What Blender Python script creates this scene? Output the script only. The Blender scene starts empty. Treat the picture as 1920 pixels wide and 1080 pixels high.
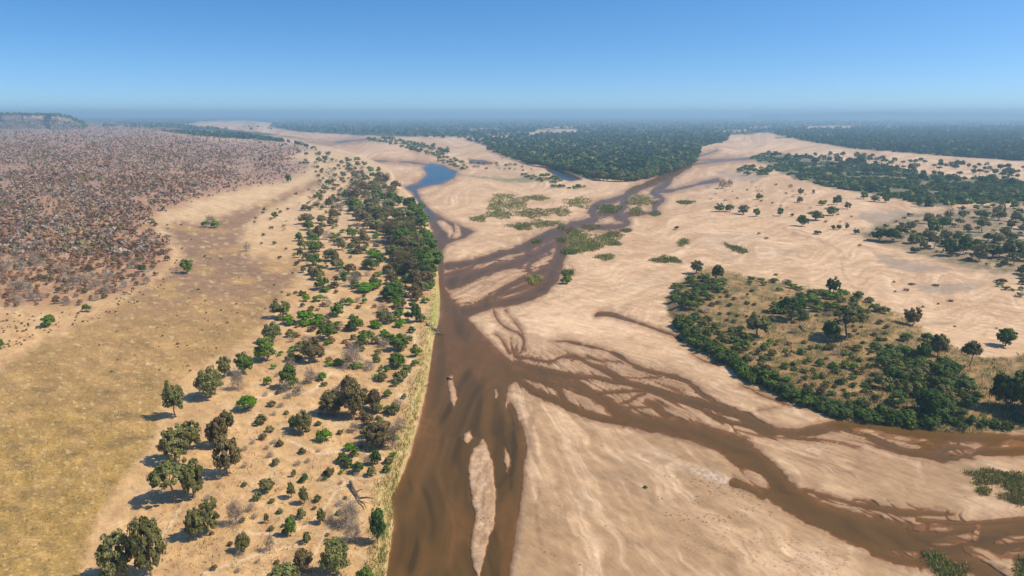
import bpy, math, random
import numpy as np
from mathutils import Vector

# ------------------------------------------------------------------ camera, sky, sun, exposure
SC = bpy.context.scene
COL = SC.collection
H = 60.0                       # height of the viewpoint above the river, metres
W0, H0 = 1920.0, 1080.0
FPX = 1297.0                   # focal length for a 1920 wide frame
V0 = 214.0                     # row of the horizon
PITCH = math.atan((H0 / 2 - V0) / FPX)
CP, SP = math.cos(PITCH), math.sin(PITCH)

cam_d = bpy.data.cameras.new('camera')
cam = bpy.data.objects.new('camera', cam_d)
COL.objects.link(cam)
cam.location = (0, 0, H)
cam.rotation_euler = (math.pi / 2 - PITCH, 0, 0)
cam_d.sensor_width = 36.0
cam_d.lens = 36.0 * FPX / W0
cam_d.clip_start = 0.5
cam_d.clip_end = 200000.0
SC.camera = cam

SUN_EL, SUN_AZ = 51.0, 98.0     # azimuth clockwise from the view direction (+Y)
world = bpy.data.worlds.new('World')
SC.world = world
world.use_nodes = True
wn, wl = world.node_tree.nodes, world.node_tree.links
wn.clear()
sky = wn.new('ShaderNodeTexSky')
sky.sky_type = 'NISHITA'
sky.sun_disc = False
sky.sun_elevation = math.radians(SUN_EL)
sky.sun_rotation = math.radians(SUN_AZ)
sky.altitude = 300.0
sky.air_density = 1.1
sky.dust_density = 1.2
sky.ozone_density = 4.0
tc = wn.new('ShaderNodeTexCoord')
mp = wn.new('ShaderNodeMapping')               # clear deep air starts low above the horizon haze
mp.vector_type = 'POINT'
mp.inputs['Scale'].default_value = (1, 1, 1.9)
mp.inputs['Location'].default_value = (0, 0, 0.075)
vn = wn.new('ShaderNodeVectorMath')
vn.operation = 'NORMALIZE'
hs = wn.new('ShaderNodeHueSaturation')
hs.inputs['Saturation'].default_value = 1.3
bg = wn.new('ShaderNodeBackground')
bg.inputs['Strength'].default_value = 0.14
wo = wn.new('ShaderNodeOutputWorld')
wl.new(tc.outputs['Generated'], mp.inputs['Vector'])
wl.new(mp.outputs['Vector'], vn.inputs[0])
wl.new(vn.outputs['Vector'], sky.inputs['Vector'])
wl.new(sky.outputs['Color'], hs.inputs['Color'])
wl.new(hs.outputs['Color'], bg.inputs['Color'])
wl.new(bg.outputs['Background'], wo.inputs['Surface'])

sun_d = bpy.data.lights.new('sun', 'SUN')
sun_d.energy = 5.0
sun_d.angle = math.radians(0.53)
sun_d.color = (1.0, 0.86, 0.64)
sun = bpy.data.objects.new('sun', sun_d)
COL.objects.link(sun)
sun.rotation_euler = (0, math.radians(90 - SUN_EL), math.radians(90 - SUN_AZ))

SC.view_settings.view_transform = 'Standard'
SC.view_settings.look = 'None'
SC.view_settings.exposure = 0.3
SC.view_settings.gamma = 1.0
SC.view_settings.use_curve_mapping = False
SC.render.engine = 'CYCLES'
cy = SC.cycles
cy.max_bounces = 5
cy.diffuse_bounces = 2
cy.glossy_bounces = 2
cy.transmission_bounces = 3
cy.transparent_max_bounces = 8
cy.volume_bounces = 0
cy.use_denoising = True
cy.caustics_reflective = False
cy.caustics_refractive = False

rng = np.random.default_rng(11)
random.seed(11)

# ------------------------------------------------------------------ numeric helpers
def vhash(ix, iy, seed):
    h = (ix.astype(np.int64) * 374761393 + iy.astype(np.int64) * 668265263 + seed * 144664981) & 0xFFFFFFFF
    h = ((h ^ (h >> 13)) * 1274126177) & 0xFFFFFFFF
    h = h ^ (h >> 16)
    return (h & 0xFFFF) / 65535.0

def vnoise(x, y, seed=0):
    ix, iy = np.floor(x), np.floor(y)
    fx, fy = x - ix, y - iy
    fx = fx * fx * (3 - 2 * fx)
    fy = fy * fy * (3 - 2 * fy)
    a = vhash(ix, iy, seed); b = vhash(ix + 1, iy, seed)
    c = vhash(ix, iy + 1, seed); d = vhash(ix + 1, iy + 1, seed)
    return (a + (b - a) * fx) * (1 - fy) + (c + (d - c) * fx) * fy

GRAD = np.random.default_rng(3).permutation(256)
GA = np.arange(256) * (2 * math.pi / 256)
GX, GY = np.cos(GA).astype(np.float32), np.sin(GA).astype(np.float32)

def gnoise(x, y, seed=0):
    """gradient noise, about -1..1"""
    ix, iy = np.floor(x), np.floor(y)
    fx, fy = (x - ix).astype(np.float32), (y - iy).astype(np.float32)
    ix, iy = ix.astype(np.int64), iy.astype(np.int64)
    def corner(ox, oy):
        k = GRAD[(GRAD[(ix + ox + 131 * seed) & 255] + iy + oy + 37 * seed) & 255]
        return GX[k] * (fx - ox) + GY[k] * (fy - oy)
    sx = fx * fx * fx * (fx * (fx * 6 - 15) + 10); sy = fy * fy * fy * (fy * (fy * 6 - 15) + 10)
    a, b, c, d = corner(0, 0), corner(1, 0), corner(0, 1), corner(1, 1)
    return ((a + (b - a) * sx) * (1 - sy) + (c + (d - c) * sx) * sy) * 1.5

def fbm(x, y, seed=0, octaves=4, gain=0.5):
    """fractal noise, about -1..1"""
    s = np.zeros(np.shape(x)); amp = 1.0; tot = 0.0
    for o in range(octaves):
        ca, sa = math.cos(.5 * o), math.sin(.5 * o) * (0.35 if o else 0)
        s = s + amp * gnoise((x * ca + y * sa) * 2 ** o + 17.3 * o, (y * ca - x * sa * .3) * 2 ** o - 9.1 * o, seed + o)
        tot += amp
        amp *= gain
    return s / tot * 1.75

def sstep(a, b, x):
    t = np.clip((x - a) / (b - a), 0, 1)
    return t * t * (3 - 2 * t)

def mix3(a, b, t):
    return a + (np.asarray(b) - a) * t[..., None]

# ------------------------------------------------------------------ the survey map: bearings (u,v) on the flat river plain <-> metres
def ray(u, v):
    return (u - W0 / 2) / FPX, CP - SP * (v - H0 / 2) / FPX, -SP - CP * (v - H0 / 2) / FPX

def to_world(u, v, z):
    dx, dy, dz = ray(np.asarray(u, float), np.asarray(v, float))
    t = (z - H) / dz
    return dx * t, dy * t, t

RB = [(v) for v in (216.2, 216.6, 217.1, 217.7, 218.4, 219.2)] + list(np.arange(220, 300, 1.0)) + list(np.arange(300, 1130, 2.0)) + [1140, 1160, 1200, 1260, 1340, 1500, 1800, 2400, 3400]
VS = np.array(RB, float)
US = np.concatenate([[-22000, -9000, -4000, -2000, -1100, -700], np.arange(-480, 2401, 2.6), [2600, 3000, 3800, 6000, 11000, 24000]]).astype(float)
U, V = np.meshgrid(US, VS)
NV, NU = U.shape
_, _, T0 = to_world(U, V, 0.0)
MPX = T0 / FPX                       # metres per bearing unit

def crop(pts, m):
    p = np.asarray(pts, float)
    i0, i1 = np.searchsorted(VS, [p[:, 1].min() - m, p[:, 1].max() + m])
    j0, j1 = np.searchsorted(US, [p[:, 0].min() - m, p[:, 0].max() + m])
    return slice(max(i0, 0), i1), slice(max(j0, 0), j1)

def seg_dist(uu, vv, a, b):
    ax, ay = a; bx, by = b
    dx, dy = bx - ax, by - ay
    t = np.clip(((uu - ax) * dx + (vv - ay) * dy) / (dx * dx + dy * dy + 1e-9), 0, 1)
    return np.hypot(uu - ax - t * dx, vv - ay - t * dy), t

def poly_sd(pts, m=60):
    """signed distance to a traced outline, negative inside; capped at m"""
    out = np.full(U.shape, float(m))
    sl = crop(pts, m)
    uu, vv = U[sl], V[sl]
    d = np.full(uu.shape, 1e9); ins = np.zeros(uu.shape, bool)
    n = len(pts)
    for k in range(n):
        a, b = pts[k], pts[(k + 1) % n]
        dd, _ = seg_dist(uu, vv, a, b)
        d = np.minimum(d, dd)
        c = ((a[1] > vv) != (b[1] > vv))
        if a[1] != b[1]:
            ins ^= c & (uu < (b[0] - a[0]) * (vv - a[1]) / (b[1] - a[1]) + a[0])
    out[sl] = np.where(ins, -d, d)
    return np.minimum(out, m)

def stroke_sd(pts, m=30):
    """signed distance to a line with width: pts = (u, v, width)"""
    pts = smooth(pts)
    out = np.full(U.shape, float(m))
    sl = crop([(p[0], p[1]) for p in pts], m + 30)
    uu, vv = U[sl], V[sl]
    d = np.full(uu.shape, float(m))
    for a, b in zip(pts[:-1], pts[1:]):
        dd, t = seg_dist(uu, vv, a[:2], b[:2])
        d = np.minimum(d, dd - (a[2] + (b[2] - a[2]) * t) / 2)
    out[sl] = d
    return np.minimum(out, m)

def smooth(pts, n=4):
    p = np.array(pts, float)
    if len(p) < 3:
        return [tuple(q) for q in p]
    q = np.vstack([2 * p[0] - p[1], p, 2 * p[-1] - p[-2]])
    res = []
    for i in range(1, len(q) - 2):
        for k in range(n):
            t = k / n
            res.append(0.5 * ((2 * q[i]) + (-q[i - 1] + q[i + 1]) * t + (2 * q[i - 1] - 5 * q[i] + 4 * q[i + 1] - q[i + 2]) * t * t + (-q[i - 1] + 3 * q[i] - 3 * q[i + 1] + q[i + 2]) * t ** 3))
    res.append(p[-1])
    return [tuple(r) for r in res]

def in_poly(pts, uu, vv):
    ins = np.zeros(np.shape(uu), bool)
    n = len(pts)
    for k in range(n):
        a, b = pts[k], pts[(k + 1) % n]
        if a[1] == b[1]:
            continue
        ins ^= ((a[1] > vv) != (b[1] > vv)) & (uu < (b[0] - a[0]) * (vv - a[1]) / (b[1] - a[1]) + a[0])
    return ins

# ------------------------------------------------------------------ traced outlines
FAR = 30000
WEST_BANK = [(718, 1130), (731, 1030), (737, 985), (733, 935), (748, 905), (768, 850), (781, 800), (799, 730), (806, 690), (812, 645), (822, 605), (825, 560), (822, 520), (818, 480), (807, 430), (792, 392), (768, 362), (745, 345), (735, 322), (712, 306), (668, 288), (604, 272), (560, 264), (530, 259), (480, 251), (430, 245), (372, 240), (345, 233)]
WEST_LAND = WEST_BANK + [(-FAR, 233), (-FAR, 9000), (718, 9000)]
RIVER = [(716, 1140), (731, 1030), (737, 985), (733, 930), (748, 905), (770, 850), (783, 800), (800, 730), (806, 690), (812, 640), (822, 600), (825, 560), (822, 520), (818, 480), (808, 430), (795, 392), (772, 362), (757, 351), (782, 343), (800, 328), (793, 314), (806, 305), (832, 310), (857, 322), (852, 335), (828, 344), (795, 351), (783, 356), (788, 372), (808, 396), (838, 412), (870, 425), (890, 434), (870, 447), (838, 457), (830, 470), (833, 500), (835, 540), (845, 558), (868, 578), (880, 600), (905, 625), (935, 655), (965, 682), (968, 705), (952, 730), (948, 760), (960, 778), (977, 800), (985, 850), (981, 900), (973, 960), (966, 1010), (944, 1140)]
BARS = [  # dry bars inside the river: outline
    [(905, 824), (913, 840), (923, 868), (928, 910), (929, 950), (927, 985), (918, 1002), (911, 1030), (904, 1060), (898, 1090), (888, 1064), (882, 1030), (885, 1005), (891, 970), (884, 930), (878, 890), (880, 862), (890, 840)],
    [(870, 812), (881, 808), (885, 820), (876, 832), (869, 826)],
    [(946, 838), (953, 850), (955, 872), (950, 885), (945, 862)],
    [(841, 708), (847, 706), (852, 725), (856, 748), (851, 768), (845, 750), (842, 728)],
    [(820, 416), (832, 414), (846, 424), (850, 436), (842, 448), (838, 436), (828, 430)],
    [(852, 418), (862, 426), (866, 440), (856, 447), (846, 446), (854, 434)],
    [(927, 731), (931, 730), (933, 742), (929, 746)],
    [(808, 431), (812, 430), (812, 440), (808, 440)],
]
# channels: (points with width, depth in metres)
CH = [
    # upper river coming in from the far right
    ([(1290, 308, 16), (1280, 312, 16), (1263, 323, 18), (1243, 334, 13), (1217, 345, 11), (1187, 357, 12), (1172, 370, 13), (1168, 388, 13), (1158, 404, 14), (1177, 417, 9), (1160, 425, 8), (1120, 425, 10), (1077, 421, 13), (1050, 435, 14)], .5),
    ([(1262, 325, 9), (1250, 345, 9), (1225, 360, 9), (1243, 373, 9), (1228, 385, 10), (1227, 398, 9)], .4),
    ([(1345, 338, 8), (1310, 345, 6), (1290, 350, 4), (1260, 357, 5), (1225, 361, 6)], .35),
    ([(1205, 350, 4), (1160, 372, 8), (1120, 382, 9), (1111, 397, 14), (1113, 411, 13), (1080, 419, 8)], .4),
    ([(1227, 398, 6), (1195, 402, 5), (1165, 408, 7)], .3),
    ([(1110, 402, 8), (1140, 402, 6), (1165, 394, 8)], .3),
    ([(1060, 428, 14), (1040, 438, 20), (1013, 449, 18), (985, 462, 16), (960, 471, 12), (930, 478, 12), (905, 487, 12), (880, 494, 10), (838, 499, 14)], .5),
    ([(1055, 428, 20), (1050, 450, 22), (1052, 470, 20), (1047, 487, 22), (1038, 505, 26), (1030, 525, 26), (1010, 545, 22), (980, 558, 18), (945, 567, 16), (910, 574, 18), (870, 585, 22)], .55),
    ([(1040, 455, 10), (1020, 468, 14), (995, 480, 16), (965, 494, 16), (930, 502, 14), (900, 512, 16), (868, 523, 22), (845, 530, 26)], .5),
    ([(985, 460, 14), (990, 472, 14), (1004, 484, 9), (990, 500, 7), (999, 518, 7), (1015, 530, 8)], .35),
    ([(1035, 500, 14), (1010, 512, 12), (985, 522, 12), (962, 533, 10), (935, 548, 10), (926, 562, 8)], .4),
    ([(1000, 532, 8), (960, 546, 10), (925, 556, 8), (890, 572, 8)], .25),
    ([(1048, 500, 5), (1055, 510, 4), (1060, 516, 3)], .2),
    ([(1020, 448, 6), (1012, 462, 5), (1030, 474, 5)], .2),
    ([(880, 505, 5), (850, 512, 8), (835, 515, 8)], .3),
    # curling side channel
    ([(925, 577, 5), (929, 592, 4), (938, 606, 4), (955, 618, 5), (972, 624, 5), (982, 638, 6), (980, 654, 6), (974, 664, 4)], .12),
    ([(948, 582, 3), (957, 594, 3), (968, 608, 3), (981, 626, 4)], .08),
    ([(928, 626, 2), (938, 634, 3), (946, 646, 5), (955, 662, 6)], .1),
    ([(958, 634, 2), (960, 652, 4), (966, 668, 6)], .12),
    ([(969, 640, 2), (968, 655, 3), (972, 672, 5)], .1),
    # dark backwater in the sand
    ([(1117, 592, 4), (1124, 588, 8), (1140, 588, 8), (1160, 594, 7), (1185, 602, 5), (1210, 610, 4), (1240, 621, 4), (1262, 628, 4), (1276, 638, 6)], .4),
    # fan of braids
    ([(1028, 641, 2), (1060, 640, 5), (1092, 647, 4), (1130, 655, 5), (1160, 667, 6), (1180, 681, 7), (1206, 693, 7), (1240, 701, 8), (1270, 708, 8), (1295, 720, 9), (1310, 734, 9), (1330, 748, 9), (1352, 762, 9), (1380, 772, 9), (1404, 778, 9), (1424, 794, 10), (1450, 808, 10)], .4),
    ([(968, 668, 6), (990, 671, 5), (1030, 678, 4), (1060, 668, 3), (1100, 681, 3), (1125, 690, 10), (1145, 700, 13), (1170, 716, 12), (1205, 724, 9), (1240, 735, 12), (1275, 747, 12), (1320, 757, 14), (1360, 768, 16), (1400, 785, 16), (1440, 803, 16)], .4),
    ([(1060, 666, 2), (1110, 673, 3), (1170, 680, 2)], .08),
    ([(965, 680, 10), (1000, 690, 12), (1040, 700, 13), (1080, 706, 10), (1120, 708, 9), (1150, 715, 9), (1190, 722, 9), (1225, 731, 7)], .4),
    ([(955, 700, 36), (985, 700, 26), (1020, 700, 20), (1055, 712, 18), (1085, 726, 18), (1115, 742, 20), (1140, 758, 24), (1165, 776, 30), (1195, 790, 30), (1240, 799, 32), (1290, 808, 36), (1340, 822, 42), (1380, 842, 52), (1415, 872, 56), (1445, 903, 58), (1475, 930, 52), (1510, 952, 50), (1560, 975, 52), (1620, 996, 62), (1690, 1012, 66), (1750, 1016, 66), (1830, 1014, 70), (1930, 1005, 76), (2080, 985, 80), (2400, 950, 90)], .5),
    ([(960, 702, 14), (985, 722, 12), (1008, 738, 14), (1036, 748, 14), (1066, 762, 15), (1098, 776, 15), (1130, 784, 14), (1170, 792, 14)], .45),
    ([(985, 705, 14), (1020, 716, 12), (1046, 730, 12), (1056, 748, 12), (1076, 764, 12), (1096, 778, 10)], .42),
    ([(1000, 706, 10), (1040, 718, 8), (1080, 735, 6), (1116, 748, 6)], .4),
    ([(1120, 738, 7), (1165, 734, 8), (1215, 733, 10), (1250, 744, 10), (1290, 757, 10), (1320, 770, 9), (1362, 790, 9), (1402, 798, 12), (1450, 812, 14)], .38),
    ([(1160, 757, 4), (1180, 752, 5), (1195, 742, 6), (1210, 737, 6)], .2),
    ([(1212, 752, 12), (1228, 758, 15), (1240, 772, 17), (1252, 786, 13)], .22),
    ([(1140, 775, 4), (1170, 765, 4), (1215, 764, 3)], .12),
    ([(1330, 770, 5), (1340, 784, 6), (1356, 794, 5)], .2),
    ([(1230, 718, 3), (1262, 730, 4), (1300, 748, 3)], .15),
    ([(1110, 700, 4), (1130, 712, 3), (1160, 716, 3)], .2),
    ([(1160, 706, 3), (1200, 709, 3), (1240, 706, 3)], .1),
    ([(1450, 810, 20), (1490, 812, 20), (1530, 806, 24), (1570, 798, 24), (1640, 802, 22), (1720, 812, 26), (1800, 820, 24), (1920, 826, 24), (2080, 826, 26), (2400, 820, 40)], .4),
    ([(1570, 803, 8), (1610, 812, 10), (1650, 828, 12), (1700, 845, 12), (1760, 857, 14), (1800, 853, 16), (1850, 846, 14), (1930, 842, 16), (2100, 838, 20)], .42),
    ([(1762, 856, 8), (1775, 842, 8), (1795, 838, 9), (1825, 846, 8)], .3),
    ([(1650, 815, 8), (1700, 826, 10), (1760, 840, 10)], .16),
    ([(1380, 806, 3), (1430, 818, 4), (1500, 822, 4), (1560, 826, 4), (1610, 838, 3)], .08),
    ([(1445, 903, 3), (1480, 912, 4), (1530, 925, 6), (1575, 938, 6), (1630, 950, 10), (1700, 961, 14), (1745, 962, 10), (1790, 965, 3)], .2),
    ([(1618, 946, 3), (1660, 956, 8), (1700, 965, 10)], .15),
    ([(1720, 975, 8), (1790, 980, 8), (1850, 980, 10), (1930, 975, 12)], .35),
    ([(1830, 990, 6), (1825, 1005, 8), (1815, 1020, 8)], .2),
    ([(1880, 990, 6), (1850, 1010, 8), (1815, 1022, 8)], .25),
    ([(1640, 1030, 26), (1700, 1050, 24), (1760, 1052, 28), (1810, 1055, 30), (1850, 1075, 34), (1880, 1110, 40), (1900, 1140, 40)], .4),
    ([(1880, 1030, 10), (1910, 1050, 16), (1925, 1080, 30)], .3),
    ([(1375, 905, 16), (1405, 915, 14), (1430, 930, 16)], .3),
    ([(952, 770, 14), (948, 800, 22), (940, 840, 30), (950, 880, 40), (952, 930, 38), (945, 980, 36), (940, 1030, 36), (925, 1080, 34)], .55),
    ([(900, 800, 16), (890, 830, 10), (878, 860, 14)], .4),
    ([(955, 760, 12), (965, 800, 20), (962, 850, 26), (958, 900, 22), (955, 960, 22), (945, 1020, 22), (930, 1090, 24)], .85),
    ([(930, 790, 10), (926, 830, 12), (934, 870, 10)], .7),
    ([(975, 790, 6), (984, 840, 8), (978, 880, 4)], .25),
    # far river
    ([(560, 270, 2), (620, 268, 4), (660, 264, 3), (690, 261, 2)], .2),
    ([(700, 302, 3), (760, 304, 2), (798, 308, 4)], .25),
    ([(1345, 282, 2), (1300, 300, 2), (1420, 296, 3), (1330, 304, 3), (1290, 310, 4)], .12),
    ([(1480, 760, 5), (1430, 742, 4), (1404, 728, 3)], .1),
    ([(1295, 662, 2), (1318, 676, 4), (1345, 684, 3)], .15),
    ([(1385, 722, 3), (1410, 730, 3), (1440, 736, 3)], .12),
    ([(1420, 770, 2), (1460, 762, 3), (1500, 750, 2)], .05),
]
POOLS = [[(1020, 315), (1045, 317), (1072, 327), (1092, 336), (1070, 340), (1050, 336), (1035, 326)], [(878, 299), (905, 300), (926, 306), (905, 309), (882, 306)]]
IN_BARS = [  # low sand bars showing inside the lower right channel: u, v, half sizes, tilt
    (1752, 992, 30, 4, .02), (1790, 1012, 34, 8, -.2), (1845, 1040, 34, 9, .3), (1705, 1038, 24, 4, .12), (1898, 1012, 26, 6, -.15),
    (1830, 1000, 6, 12, .3), (1418, 898, 9, 26, -1.0), (1905, 1035, 18, 5, -.2), (1880, 830, 36, 3, 0), (1690, 822, 24, 5, .15),
    (1625, 808, 20, 4, .1), (1800, 848, 22, 4, -.1)]
DAMP = [  # darker damp streaks and smears on the sand (width, strength)
    ([(1000, 770, 6), (994, 800, 14), (998, 840, 16), (1010, 870, 4)], .55),
    ([(1012, 915, 5), (1008, 950, 7), (1010, 1000, 5), (1020, 1036, 4)], .6),
    ([(985, 735, 8), (1000, 760, 10)], .4),
    ([(1205, 855, 8), (1235, 865, 12), (1262, 864, 4)], .5),
    ([(1480, 900, 24), (1510, 905, 26), (1540, 915, 10)], .45),
    ([(1590, 868, 6), (1610, 872, 12), (1640, 868, 3)], .6),
    ([(1545, 848, 16), (1600, 850, 22), (1660, 850, 8)], .25),
    ([(1300, 848, 4), (1320, 860, 8), (1350, 872, 4)], .4),
    ([(1390, 905, 8), (1430, 935, 10), (1470, 960, 8), (1530, 985, 8), (1600, 1010, 10), (1660, 1045, 8)], .5),
    ([(965, 640, 50), (1000, 650, 50), (1040, 655, 30)], .35),
    ([(1000, 664, 20), (1060, 668, 24), (1130, 680, 20), (1200, 690, 10)], .22),
    ([(1560, 930, 8), (1700, 975, 14), (1900, 968, 12)], .3),
    ([(1470, 430, 4), (1500, 440, 4), (1540, 452, 4), (1572, 468, 4), (1582, 482, 3)], .6),
    ([(1570, 470, 3), (1578, 490, 3), (1582, 512, 3), (1600, 540, 2)], .5),
    ([(845, 770, 8), (850, 800, 8), (848, 820, 2)], .1),
    ([(1340, 645, 3), (1270, 640, 4), (1180, 634, 3)], .25),
    ([(900, 560, 2), (940, 553, 4), (880, 552, 2)], .3),
    ([(845, 478, 4), (870, 476, 3), (900, 474, 2)], .35), ([(850, 446, 4), (900, 447, 2), (950, 445, 2), (985, 440, 2)], .3),
    ([(1560, 610, 5), (1640, 590, 4)], .0),
]
GREY_MUD = [  # grey cracked mud flats on the right
    [(1640, 478), (1668, 478), (1690, 486), (1745, 495), (1790, 505), (1720, 512), (1690, 510), (1660, 498), (1645, 490)],
    [(1610, 402), (1660, 395), (1740, 400), (1780, 410), (1760, 420), (1700, 425), (1640, 420), (1612, 412)],
    [(1720, 535), (1790, 528), (1850, 535), (1830, 545), (1760, 552), (1725, 548)],
    [(1340, 322), (1400, 318), (1440, 330), (1420, 340), (1370, 338)],
]
FLAT = [(-FAR, 700), (0, 690), (60, 652), (150, 604), (235, 562), (300, 520), (335, 490), (342, 470), (318, 445), (300, 425), (330, 412), (372, 415), (430, 398), (500, 372), (560, 350), (598, 330), (612, 336), (590, 356), (540, 378), (492, 402), (462, 430), (452, 455), (480, 480), (520, 492), (556, 484), (572, 500), (545, 540), (520, 572), (490, 612), (460, 640), (420, 662), (370, 690), (325, 722), (298, 770), (292, 820), (255, 872), (205, 935), (170, 1000), (150, 1090), (100, 1200), (-FAR, 1400)]
HILL = [(-FAR, 610), (0, 585), (60, 575), (140, 575), (210, 560), (265, 545), (300, 512), (325, 480), (318, 450), (290, 420), (300, 400), (340, 392), (380, 375), (430, 362), (480, 352), (530, 345), (565, 330), (590, 312), (570, 300), (540, 296), (570, 285), (600, 283), (560, 270), (500, 262), (400, 256), (330, 244), (250, 236), (205, 231), (-FAR, 229)]
STRIP = [(548, 280), (640, 287), (700, 310), (733, 333), (760, 372), (792, 412), (808, 470), (816, 515), (800, 522), (770, 515), (735, 470), (722, 440), (690, 422), (665, 400), (652, 372), (668, 342), (645, 312), (590, 298)]
ISLAND = [(1308, 500), (1350, 502), (1400, 516), (1440, 524), (1490, 532), (1550, 545), (1590, 548), (1640, 568), (1700, 594), (1740, 622), (1790, 650), (1850, 672), (1900, 668), (1960, 655), (FAR, 655), (FAR, 835), (2000, 812), (1920, 808), (1850, 811), (1780, 812), (1700, 805), (1640, 797), (1580, 790), (1545, 776), (1490, 762), (1450, 738), (1400, 718), (1370, 692), (1330, 674), (1292, 648), (1268, 615), (1247, 582), (1250, 555), (1275, 528)]
EAST = [(1600, 436), (1630, 455), (1690, 468), (1740, 488), (1800, 505), (1870, 518), (1920, 522), (2100, 540), (FAR, 560), (FAR, 330), (1920, 330), (1920, 388), (1820, 386), (1760, 392), (1700, 400), (1640, 420)]
THICKET = [(1405, 296), (1440, 286), (1500, 292), (1560, 300), (1700, 318), (1760, 330), (1850, 335), (1930, 345), (2400, 350), (2400, 392), (1930, 382), (1850, 380), (1740, 388), (1690, 374), (1620, 362), (1560, 352), (1490, 335), (1440, 312)]
FOREST_C = [(870, 262), (930, 258), (1000, 252), (1190, 247), (1370, 250), (1362, 266), (1310, 276), (1302, 300), (1275, 314), (1232, 328), (1180, 338), (1120, 335), (1060, 318), (1000, 308), (945, 290), (915, 276)]
FOREST_R = [(1450, 252), (1480, 244), (1600, 241), (1920, 238), (2500, 238), (2500, 312), (1920, 302), (1780, 293), (1600, 279), (1500, 263)]
FAR_SAND = [[(345, 233), (380, 227), (470, 226), (510, 230), (505, 238), (560, 247), (640, 252), (720, 256), (860, 262), (920, 280), (960, 296), (1020, 314), (1000, 330), (900, 330), (860, 300), (760, 275), (690, 262), (600, 262), (500, 250), (400, 240)],
            [(905, 251), (1000, 248), (1010, 242), (1080, 242), (1085, 248), (1130, 246), (1130, 250), (1000, 252)],
            [(1340, 262), (1360, 254), (1400, 252), (1440, 248), (1456, 252), (1452, 262), (1500, 272), (1600, 282), (1700, 290), (1800, 298), (1930, 306), (1930, 345), (1760, 325), (1560, 298), (1440, 284), (1400, 300), (1300, 320), (1290, 305), (1310, 278)],
            [(1515, 237), (1560, 235), (1605, 237), (1600, 242), (1540, 244), (1515, 242)],
            [(1700, 243), (1735, 240), (1732, 246), (1706, 247)], [(1764, 247), (1780, 243), (1792, 247), (1775, 250)],
            [(1275, 263), (1300, 256), (1305, 262), (1280, 266)], [(840, 243), (930, 241), (932, 243), (842, 245)], [(1040, 238), (1075, 237), (1076, 239), (1040, 240)], [(905, 256), (960, 254), (980, 257), (920, 259)], [(1340, 246), (1400, 243), (1405, 246), (1350, 249)], [(1620, 252), (1660, 251), (1662, 253), (1622, 254)], [(1400, 238), (1450, 237), (1452, 239), (1402, 240)], [(1820, 250), (1860, 249), (1862, 252), (1822, 253)], [(1880, 257), (1920, 258), (1920, 260), (1882, 260)]]
GREEN_FLAT = [(850, 322), (900, 330), (960, 332), (1010, 330), (1030, 338), (1000, 345), (940, 342), (880, 332), (858, 330)]

# ------------------------------------------------------------------ ground heights
jit = fbm(U / 22, V / 13, 3, 4) * 3.2 * np.clip((V - 205) / 160, .12, 1)
jit2 = fbm(U / 9, V / 6, 5, 3)
streak_v = fbm((U + .45 * (V - 700) * (V < 820) + fbm(U / 200, V / 160, 22, 2) * 30) / 22, V / 700, 21, 5)
a_ = math.radians(19)
RU, RV = U * math.cos(a_) + V * math.sin(a_), -U * math.sin(a_) + V * math.cos(a_)
wrp = fbm(U / 120, V / 60, 31, 3) * 26
PR = np.hypot(U - 925, V - 585); PT = np.arctan2(V - 585, U - 925) * 430       # spreading away from the river fork
c_ = math.radians(-9)
QU, QV = U * math.cos(c_) + V * math.sin(c_), -U * math.sin(c_) + V * math.cos(c_)
fan_w = sstep(600, 680, V) * sstep(900, 960, U)
def along(su, sv, k, seed, octv):
    """noise drawn out along the current: fanning below the fork, level upstream"""
    return fbm(PR / (su * 1.3) + 3, (PT + wrp * k * .45) / sv, seed, octv) * fan_w + fbm(QU / su, (QV + wrp * k) / (sv * .75), seed + 50, octv) * (1 - fan_w)
streak_f = along(120, 11, 1.0, 23, 5)
streak_w = along(260, 34, 1.5, 27, 4)

BASE = 0.30
z = np.full(U.shape, BASE)
def carve(sd, depth, tau=5.0, edge=9.0):
    global z
    f = np.where(sd < 0, depth * np.tanh(sd / tau), BASE * np.tanh(np.maximum(sd, 0) / edge))
    z = np.minimum(z, f)
def raise_bar(sd, hgt=.12, tau=3.0):
    global z
    z = np.where(sd < 2.5, np.maximum(z, np.minimum(hgt, -hgt * np.tanh(sd / tau))), z)

river_sd = poly_sd(RIVER) + jit * .55
carve(river_sd, .62, 14)
for pts, dep in CH:
    w = np.mean([p[2] for p in pts])
    fanw = .16 * w if (970 < pts[0][0] < 1700 and 640 < pts[0][1] < 830) else 0
    carve(stroke_sd(pts) + fanw * .5 + jit * min(1.0, .35 + w / 60), dep, max(2.2, w * .34), 10)
for p in POOLS:
    carve(poly_sd(p) + jit * .3, .5, 4, 3)
for p in BARS:
    raise_bar(poly_sd(p) + jit * .7, .16, 3)
for (bu, bv, ru, rv, tl) in IN_BARS:
    ca, sa = math.cos(tl), math.sin(tl)
    x_ = ((U - bu) * ca + (V - bv) * sa) / ru
    y_ = (-(U - bu) * sa + (V - bv) * ca) / rv
    raise_bar((np.hypot(x_, y_) - 1) * min(ru, rv) + jit * .5, .05, 4)
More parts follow.
